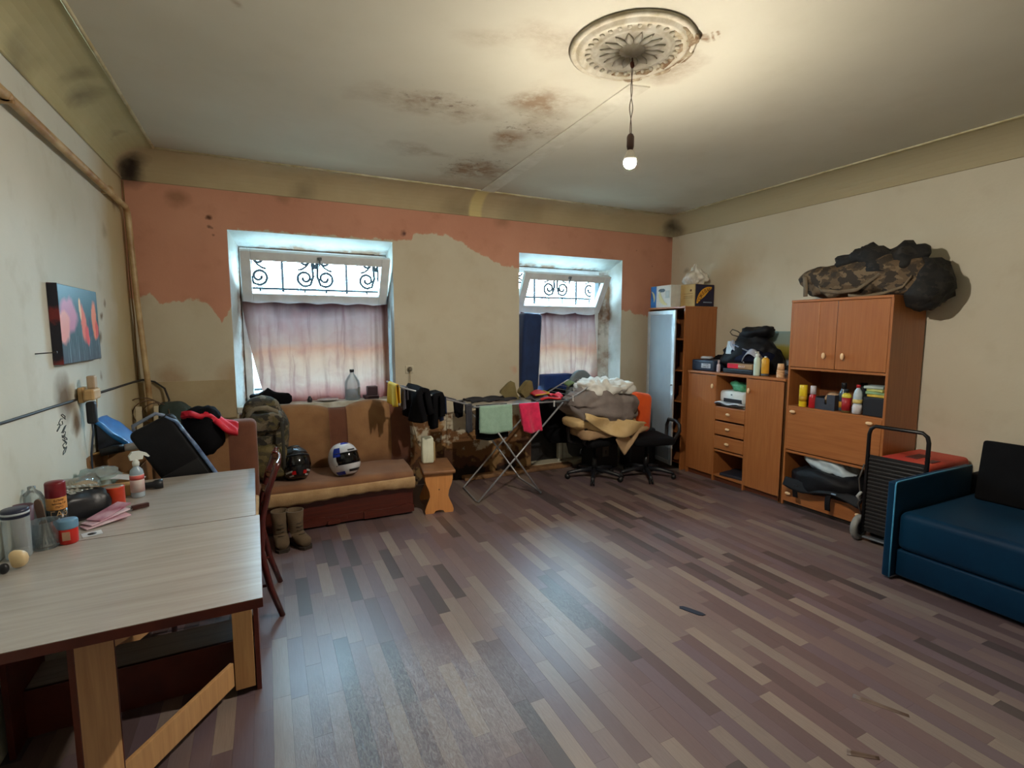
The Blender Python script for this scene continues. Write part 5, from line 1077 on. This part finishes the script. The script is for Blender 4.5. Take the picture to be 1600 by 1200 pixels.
MB().surf(lambda u, v: (-.022+.018*math.sin(v*2.6), -.0565, .01+.22*v+.004*u), 1, 14, .002).obj('seam', M('seam_grey', (110, 116, 100), rough=.5), t)
MB().box((.055, -.04, .02), (.07, .04, .2), .006).obj('back_shell', M('lamp_shade_tan', (186, 160, 112), rough=.5), t)

# ------------------------------------------------------------------ socket on the window wall
t = thing('wall_socket', 'white wall socket with hanging cord between the windows', 'socket', (1.335, 5.214, 1.25))
MB().box((-.042, -.012, -.042), (.042, 0, .042), .006).obj('plate', M('socket_white', (212, 204, 180), rough=.4), t)
MB().lathe([(.03, 0), (.028, .008), (.024, .003), (0, .003)], n=20, T=TR((0, -.011, 0), (90, 0, 0))).obj('insert', M('socket_inner', (150, 140, 118), rough=.4), t)
MB().lathe([(0, 0), (.018, 0), (.015, .03), (0, .032)], n=14, T=TR((0, -.014, 0), (90, 0, 0))).obj('plug', M('plug_grey', (120, 112, 96)), t)
MB().tube([(0, -.03, -.015), (0, -.035, -.1), (.005, -.02, -.3), (.0, -.02, -.45), (.02, -.03, -.6), (.05, -.05, -.75), (.055, -.15, -.82), (.05, -.5, -.835)], .0035, 6).obj('cord', M('cord_pale', (150, 128, 92), rough=.6), t)
solo('wood_block', MB().box((0, -.03, 0), (.07, 0, .05), .003), M('terracotta', (150, 66, 34), (120, 52, 30), rough=.8), 'small terracotta block at the wall edge beside the window', 'block', (1.115, 5.245, .956))

# ------------------------------------------------------------------ drying rack
chrome = M('rack_white_metal', (176, 178, 182), (150, 152, 158), metal=.5, rough=.35)
RX0, RX1, RY0, RY1, RZ = 1.74, 2.80, 4.42, 4.92, .93
t = thing('drying_rack', 'folding metal clothes airer with raised wings and crossed legs', 'drying rack', (0, 0, 0))
MB().tube([(RX0, RY0, RZ), (RX1, RY0, RZ), (RX1, RY1, RZ), (RX0, RY1, RZ)], .008, 8, True).obj('frame', chrome, t)
for i in range(7): MB().tube([(RX0, RY0+.0625*(i+1)-.0, RZ), (RX1, RY0+.0625*(i+1), RZ)], .0025, 6).obj('wire', chrome, t)
def wing(x0, x1, z1, sg):
    a = MB().tube([(x0, RY0, RZ+.012), (x1-sg*.05, RY0, z1-.02), (x1, RY0+.04, z1), (x1, RY1-.04, z1), (x1-sg*.05, RY1, z1-.02), (x0, RY1, RZ+.012)], .008, 8).obj('wing', chrome, t)
    for k in (.2, .38, .56, .74, .9): MB().tube([(x0+(x1-x0)*k, RY0, RZ+.012+(z1-RZ-.012)*k), (x0+(x1-x0)*k, RY1, RZ+.012+(z1-RZ-.012)*k)], .0025, 6).obj('wire', chrome, a)
wing(RX0, 1.03, 1.165, -1); wing(RX1, 3.14, 1.105, 1)
MB().tube([(2.74, RY0+.01, RZ-.01), (1.77, RY0-.03, .012), (1.76, RY0+.0, .01), (1.80, RY1-.04, .01), (1.82, RY1-.02, .02), (2.74, RY1-.01, RZ-.01)], .009, 8).obj('leg_frame', chrome, t)
MB().tube([(1.82, RY0+.03, RZ-.01), (2.44, RY0-.06, .012), (2.46, RY0-.03, .01), (2.49, RY1-.02, .01), (2.48, RY1, .02), (1.82, RY1-.03, RZ-.01)], .009, 8).obj('leg_frame', chrome, t)
def drape(name, label, x0, x1, yc, zc, front, back, mat, cat='cloth', axis='x', taper=0, wave=.01, th=.006, slant=0, nseg=16):
    L = front+back
    def fn(u, v):
        s_ = -front+L*v; r_ = .011
        if s_ < -.017: y, z = -r_-.004*math.sin(u*7), s_+.017
        elif s_ > .017: y, z = r_, -(s_-.017)
        else: a = s_/.017*math.pi/2; y, z = r_*math.sin(a), r_*math.cos(a)*1.0
        w_ = max(0, abs(s_)-.02)/max(front, back)
        x = x0+(x1-x0)*u; x = x+(x-(x0+x1)/2)*-taper*w_+slant*w_
        yy = y+wave*math.sin(u*9+s_*6)*w_*(-1 if s_ < 0 else 1); zz = z-.02*w_*math.sin(u*3.1)
        return (x, yc+yy, zc+zz) if axis == 'x' else (yc+yy, x, zc+zz)
    return solo(name, MB().surf(fn, nseg, 26, th), mat, label, cat, group='laundry on the airer')
towel = lambda n, c, c2=None: M(n, c, c2, sc=20, rough=.95, bump=.8, bs=120, sheen=.3)
g = drape('hand_towel', 'sage green towel over the front rail of the airer', 1.80, 2.14, RY0, RZ, .27, .24, towel('sage_towel', (150, 182, 162), (138, 170, 150)), 'towel', wave=.012, th=.008)
drape('hand_towel', 'bright pink towel over the front rail of the airer', 2.22, 2.44, RY0, RZ, .30, .24, towel('pink_towel', (226, 40, 90), (206, 30, 78)), 'towel', wave=.02, taper=.12, slant=.05, th=.008)
drape('black_shirt', 'black shirt hung behind the sage towel', 1.79, 2.12, RY0+.0625, RZ-.002, .34, .30, M('black_cloth', (22, 22, 26)), 'garment', wave=.02)
drape('dark_sock', 'charcoal sock hanging at the corner of the airer', 1.655, 1.72, RY0+.0, RZ+.028, .27, .10, M('charcoal', (58, 58, 64), (46, 46, 52), rough=.9), 'sock', taper=.1)
drape('dark_sock', 'short black sock behind the charcoal sock', 1.60, 1.70, RY0+.17, RZ+.03, .15, .12, M('black_cloth', (22, 22, 26)), 'sock', taper=.3)
slope = lambda x: RZ+.012+(1.165-RZ-.012)*((RX0-x)/(RX0-1.03))
def drape_wing(name, label, k, y0, y1, f_, b_, mat, cat, **kw):
    x = RX0+(1.03-RX0)*k; return drape(name, label, y0, y1, x, slope(x), f_, b_, mat, cat, axis='y', **kw)
drape_wing('yellow_cloth', 'yellow cloth hanging on the raised end of the airer wing', 1.0, 4.44, 4.76, .20, .17, M('yellow_fabric', (230, 186, 40), (214, 166, 32), sc=8, rough=.7), 'cloth', taper=-.1, wave=.01)
drape_wing('grey_sock', 'grey sock next to the yellow cloth', .90, 4.42, 4.54, .20, .12, M('sock_grey', (96, 92, 100), (80, 76, 84), rough=.9), 'sock', taper=.1)
drape_wing('black_garment', 'black garment bunched on the airer wing', .70, 4.36, 4.80, .27, .22, M('black_cloth', (22, 22, 26)), 'garment', wave=.05, th=.05)
drape_wing('black_glove', 'black glove hanging lower on the airer wing', .50, 4.36, 4.58, .30, .2, M('black_cloth', (22, 22, 26)), 'garment', taper=.35, th=.045)
drape_wing('navy_sock', 'shiny navy sock beside the black glove', .42, 4.40, 4.50, .22, .16, M('navy_shiny', (34, 46, 74), (24, 32, 54), rough=.4), 'sock', th=.012)
solo('dark_trousers', MB().surf(lambda u, v: (1.80+.50*u, 4.62+.26*v, RZ+.014+.018*abs(math.sin(u*8+v*3))+.01*math.sin(v*9)), 24, 14, .012), M('charcoal2', (40, 40, 46), (30, 30, 36), rough=.9), 'dark trousers laid flat on the airer wires', 'garment', group='laundry on the airer')
kh = M('khaki_felt', (116, 104, 66), (98, 86, 52), sc=7, rough=.9, bump=.4)
for x, rz_, lab in ((2.29, -14, 'khaki felt boot liner with its heel up on the airer'), (2.49, 10, 'khaki felt boot liner beside the red cloth')):
    solo('boot_liner', MB().prism([(-.06, 0), (.09, 0), (.06, .05), (.035, .17), (.005, .185), (-.03, .165), (-.11, .085), (-.115, .06), (-.08, .03)], -.035, .035, T=Matrix(((1, 0, 0, 0), (0, 0, 1, 0), (0, 1, 0, 0), (0, 0, 0, 1)))), kh, lab, 'liner', (x, 4.75, RZ+.012), rz_, group='laundry on the airer')
solo('striped_shirt', MB().surf(lambda u, v: (2.44+.34*u, 4.46+.36*v, RZ+.014+.03*math.exp(-((u-.25)/.12)**2)*v+.012*math.sin(u*9+v*5)**2), 24, 16, .01), M('grey_fabric', (92, 92, 98), (70, 70, 78), rough=.85), 'dark grey shirt spread on the airer wires', 'garment', group='laundry on the airer')
rd = M('red_fabric2', (206, 26, 30), (180, 20, 26), sc=8, rough=.7); ye = M('yellow_trim', (226, 196, 50), rough=.7)
t = thing('red_flag_cloth', 'red cloth with yellow edging lying on the grey shirt', 'cloth', (2.56, 4.58, RZ+.055), 0, group='laundry on the airer')
MB().surf(lambda u, v: (-.09+.16*u+.03*v, -.04+.18*v, .006+.03*math.sin(u*3)*v+.012*u), 10, 8, .012).obj('cloth', rd, t)
MB().tube([(.075+.03*v, -.04+.18*v, .022+.03*math.sin(3)*v) for v in (0, .25, .5, .75, 1)], .006, 6).tube([(-.09+.16*u, -.045, .006+.012*u) for u in (0, .5, 1)], .006, 6).obj('edging', ye, t)
solo('red_flag_cloth', MB().surf(lambda u, v: (2.48+.24*u+.02*v, 4.435+.07*v, RZ+.03+.012*math.sin(u*5)+.012*u), 14, 4, .014), rd, 'narrow red strip of cloth along the front rail of the airer', 'cloth', group='laundry on the airer')
solo('pink_cloth', MB().surf(lambda u, v: (2.64+.15*u, 4.52+.10*v, RZ+.05+.02*math.sin(u*6+v*2)), 10, 5, .016), M('coral_fabric', (230, 70, 90), (206, 50, 74), rough=.7), 'coral pink cloth bunched near the right end of the airer', 'cloth', group='laundry on the airer')
cp = MB().box((-.006, -.008, -.05), (.006, .008, .012), .002)
for i, (x, z, lab) in enumerate(((2.62, RZ-.0, 'white clothes peg clipped on the front rail'), (2.845, RZ+.04, 'white clothes peg at the hinge of the airer wing'))):
    solo('clothes_peg', cp, M('peg_white', (216, 216, 214), rough=.4), lab, 'peg', (x, RY0-.006, z), group='clothes pegs')
# ------------------------------------------------------------------ niche under the second window
t = thing('heater', 'white and grey convector heater in the niche', 'heater', (3.21, 5.30, .05))
MB().box((0, -.03, .02), (.05, .05, .44), .01, seg=3).box((.05, -.01, .05), (.10, .04, .36), .008).tube([(-.03, -.05, .0), (0, -.04, .03), (.03, -.04, .03), (.08, -.05, .0)], .012, 8).obj('end_panel', M('heater_white', (206, 204, 190), (180, 174, 156), rough=.45), t)
MB().prism([(.08, .02), (.70, .02), (.70, .40), (.10, .40), (.13, .25), (.12, .12)], -.015, .035, T=Matrix(((1, 0, 0, 0), (0, 0, 1, 0), (0, 1, 0, 0), (0, 0, 0, 1)))).obj('grey_panel', M('heater_grey', (86, 84, 84), (74, 72, 72), rough=.5), t)
MB().prism([(.055, .02), (.2, .02), (.13, .08), (.10, .2), (.09, .3), (.055, .3)], -.03, -.015, T=Matrix(((1, 0, 0, 0), (0, 0, 1, 0), (0, 1, 0, 0), (0, 0, 0, 1)))).obj('foot', M('heater_white', (206, 204, 190)), t)
solo('niche_board', MB().box((0, 0, 0), (.62, .02, .80), .002, TR(rot=(-6, 0, 0))), M('dark_board', (44, 40, 40), (24, 22, 22), sc=6, rough=.7), 'dark board standing in the niche behind the heater', 'board', (2.80, 5.38, .051))  # near-black sheet as the niche's dark backdrop
mt = M('mattress_blue', (18, 46, 92), (14, 36, 76), rough=.8, sheen=.25)
solo('blue_mattress', MB().box((0, 0, 0), (.24, .20, .93), .045, TR(rot=(0, 3, 0)), seg=5), mt, 'dark blue foam mattress standing upright in the window niche', 'mattress', (2.645, 5.205, .935))
solo('blue_block', MB().box((0, 0, 0), (.44, .20, .19), .02, seg=3), M('mattress_blue2', (20, 56, 120), (16, 44, 100), rough=.8), 'royal blue foam block lying on the sill under the curtain', 'foam block', (2.98, 5.24, .9305))
solo('black_jacket', MB().blob((.34, .2, .62), .7, .06, 5, 7, 36, amp2=.04), M('black_cloth', (22, 22, 26)), 'black coat hanging from the airer end into the niche', 'coat', (3.05, 5.06, .34))

# ------------------------------------------------------------------ office chairs with blankets
def office_chair(label, loc, rz, backmat, back=True, arms=True, seat_h=.46, base_rz=0):
    t = thing('office_chair', label, 'office chair', loc, rz)
    cap = MB().lathe([(0, .05), (.045, .05), (.05, .08), (.03, .11), (0, .11)], n=18).obj('hub', blk, t)
    for i in range(5):
        a = R(90+72*i+base_rz); c, s = math.cos(a), math.sin(a)
        arm = MB().tube([(c*.03, s*.03, .10), (c*.16, s*.16, .095), (c*.27, s*.27, .075), (c*.31, s*.31, .065)], [.028, .024, .02, .018], 8).obj('base_arm', blk, t)
        MB().tube([(c*.305-s*.022, s*.305+c*.022, .028), (c*.305-s*.008, s*.305+c*.008, .028)], .028, 14).tube([(c*.305+s*.008, s*.305-c*.008, .028), (c*.305+s*.022, s*.305-c*.022, .028)], .028, 14).tube([(c*.305, s*.305, .03), (c*.305, s*.305, .07)], .009, 8).obj('caster', M('caster_black', (18, 18, 20), rough=.5), arm)
    MB().lathe([(0, .1), (.028, .1), (.028, .26), (.018, .26), (.018, seat_h-.07), (0, seat_h-.07)], n=16).obj('gas_lift', M('lift_black', (30, 30, 32), rough=.3), t)
    MB().box((-.10, -.10, seat_h-.085), (.10, .10, seat_h-.055), .006).tube([(-.05, -.02, seat_h-.07), (-.2, -.04, seat_h-.08), (-.24, -.05, seat_h-.10), (-.25, -.05, seat_h-.14)], .006, 6).obj('mechanism', blk, t)
    MB().box((-.24, -.24, seat_h-.055), (.24, .22, seat_h+.035), .04, seg=4).obj('seat', M('chair_fabric', (20, 20, 23), (16, 16, 19), rough=.9, spec=.15), t)
    if arms:
        for s in (-1, 1):
            MB().tube([(s*.2, .08, seat_h-.04), (s*.29, .09, seat_h-.02), (s*.30, .10, seat_h+.12), (s*.295, .05, seat_h+.19), (s*.29, -.12, seat_h+.20), (s*.29, -.19, seat_h+.17), (s*.29, -.2, seat_h+.10), (s*.27, -.14, seat_h+.0), (s*.2, -.12, seat_h-.04)], .02, 8).obj('armrest', M('arm_black', (24, 24, 26), rough=.45), t)
    if back:
        MB().surf(lambda u, v: ((u-.5)*.46*(1-.28*max(0, v-.45)**2*4), .23+.05*v-.05*math.sin(math.pi*u)*-1*.4, seat_h+.16+.58*v-.10*abs(u-.5)**2*4*v), 14, 12, -.07).obj('backrest', backmat, t)
        MB().box((-.035, .2, seat_h-.07), (.035, .225, seat_h+.3), .006).obj('back_bar', blk, t)
    return t
office_chair('black office chair buried under the heap of blankets', (3.26, 4.60, 0), 6, M('dome_grey', (112, 120, 122), (96, 104, 106), sc=6, rough=.85), base_rz=-8)
office_chair('black office chair with loop armrests beside the wardrobe', (3.83, 4.40, 0), -14, M('chair_fabric', (26, 26, 30)), back=False, seat_h=.45, base_rz=20)
cream_b = M('cream_blanket', (214, 186, 136), (198, 166, 114), sc=6, rough=.95, bump=.6, bs=60); tan_b = M('tan_blanket', (176, 146, 110), (156, 124, 90), sc=6, rough=.95, bump=.6, bs=60)
grey_b = M('grey_blanket', (136, 126, 120), (116, 106, 102), sc=5, rough=.95, bump=.6, bs=60); white_b = M('white_blanket', (226, 226, 220), (206, 204, 196), sc=6, rough=.9, bump=.5, bs=50)
def heap(dims, seed, fold=.03):
    return MB().blob(dims, .55, .06, 4, seed, 60, amp2=fold, fr2=9)
t = thing('tan_blanket', 'tan blanket at the bottom of the heap with a hanging corner', 'blanket', (3.29, 4.53, .50))
MB().blob((.62, .44, .12), .5, .04, 5, 3, 44, amp2=.02).obj('fold', tan_b, t)
MB().surf(lambda u, v: (.03+.40*u+.015*math.sin(v*5), -.235-.02*math.sin(u*8+v*3)-.01*v, .09+.02*u-v*(.05+.24*max(0, 1-abs(u-.33)/.36)**.8)), 22, 12, .022).obj('hanging_corner', tan_b, t)
t = thing('cream_blanket', 'cream folded blanket sliding out under the grey one', 'blanket', (3.27, 4.52, .60))
heap((.80, .46, .13), 9, .02).obj('fold', cream_b, t)
MB().surf(lambda u, v: (-.37+.80*u-.02*v, -.245-.025*math.sin(u*10+v*2)-.015*v, .19-.13*u-(.03+.16*math.sin(math.pi*min(1, u*.95))**1.3)*v), 36, 10, .028).obj('hanging_edge', cream_b, t)
solo('grey_blanket', MB().blob((.86, .50, .36), .65, .07, 4, 12, 90, amp2=.07, fr2=9, fn=lambda p: (p.x, p.y, p.z-.14*p.x*(p.z < 0))), grey_b, 'thick grey blanket draped over the heap', 'blanket', (3.27, 4.54, .66))
solo('white_blanket', MB().blob((.58, .42, .15), .7, .06, 6, 5, 90, amp2=.065, fr2=15), white_b, 'white quilt crumpled on top of the heap', 'blanket', (3.30, 4.52, .965))
solo('orange_cushion', MB().box((0, 0, 0), (.30, .16, .46), .07, TR(rot=(-8, 10, 0)), seg=5), M('orange_plush', (238, 92, 20), (220, 76, 14), sc=5, rough=.9, bump=.3, sheen=.2), 'orange plush cushion wedged between heap and wardrobe', 'cushion', (3.70, 4.50, .52))
solo('green_rag', MB().surf(lambda u, v: (2.98+.24*u, 4.72+.10*v, 1.045+.03*math.sin(u*5)+.02*v), 10, 5, .012), M('green_cloth', (104, 122, 78), (86, 104, 64), rough=.9), 'olive green rag behind the white quilt', 'cloth')
t = thing('metal_safe', 'dark metal safe with keyhole plate under the chairs', 'safe', (3.62, 5.0, 0))
MB().box((-.17, -.14, 0), (.17, .14, .34), .008).obj('body', M('safe_black', (34, 34, 38), rough=.5), t)
MB().box((-.06, -.146, .15), (.03, -.14, .27), .003).obj('lock_plate', M('lock_grey', (110, 108, 104), metal=.6, rough=.4), t)
MB().tube([(-.015, -.150, .22), (-.015, -.146, .22)], .011, 10).box((-.02, -.150, .185), (-.01, -.146, .22)).obj('keyhole', blk, t)
solo('black_suitcase', MB().box((-.2, -.11, 0), (.2, .11, .46), .03, seg=3), M('flat_black', (24, 26, 34)), 'black case standing under the chair beside the wardrobe', 'case', (4.08, 4.85, 0))
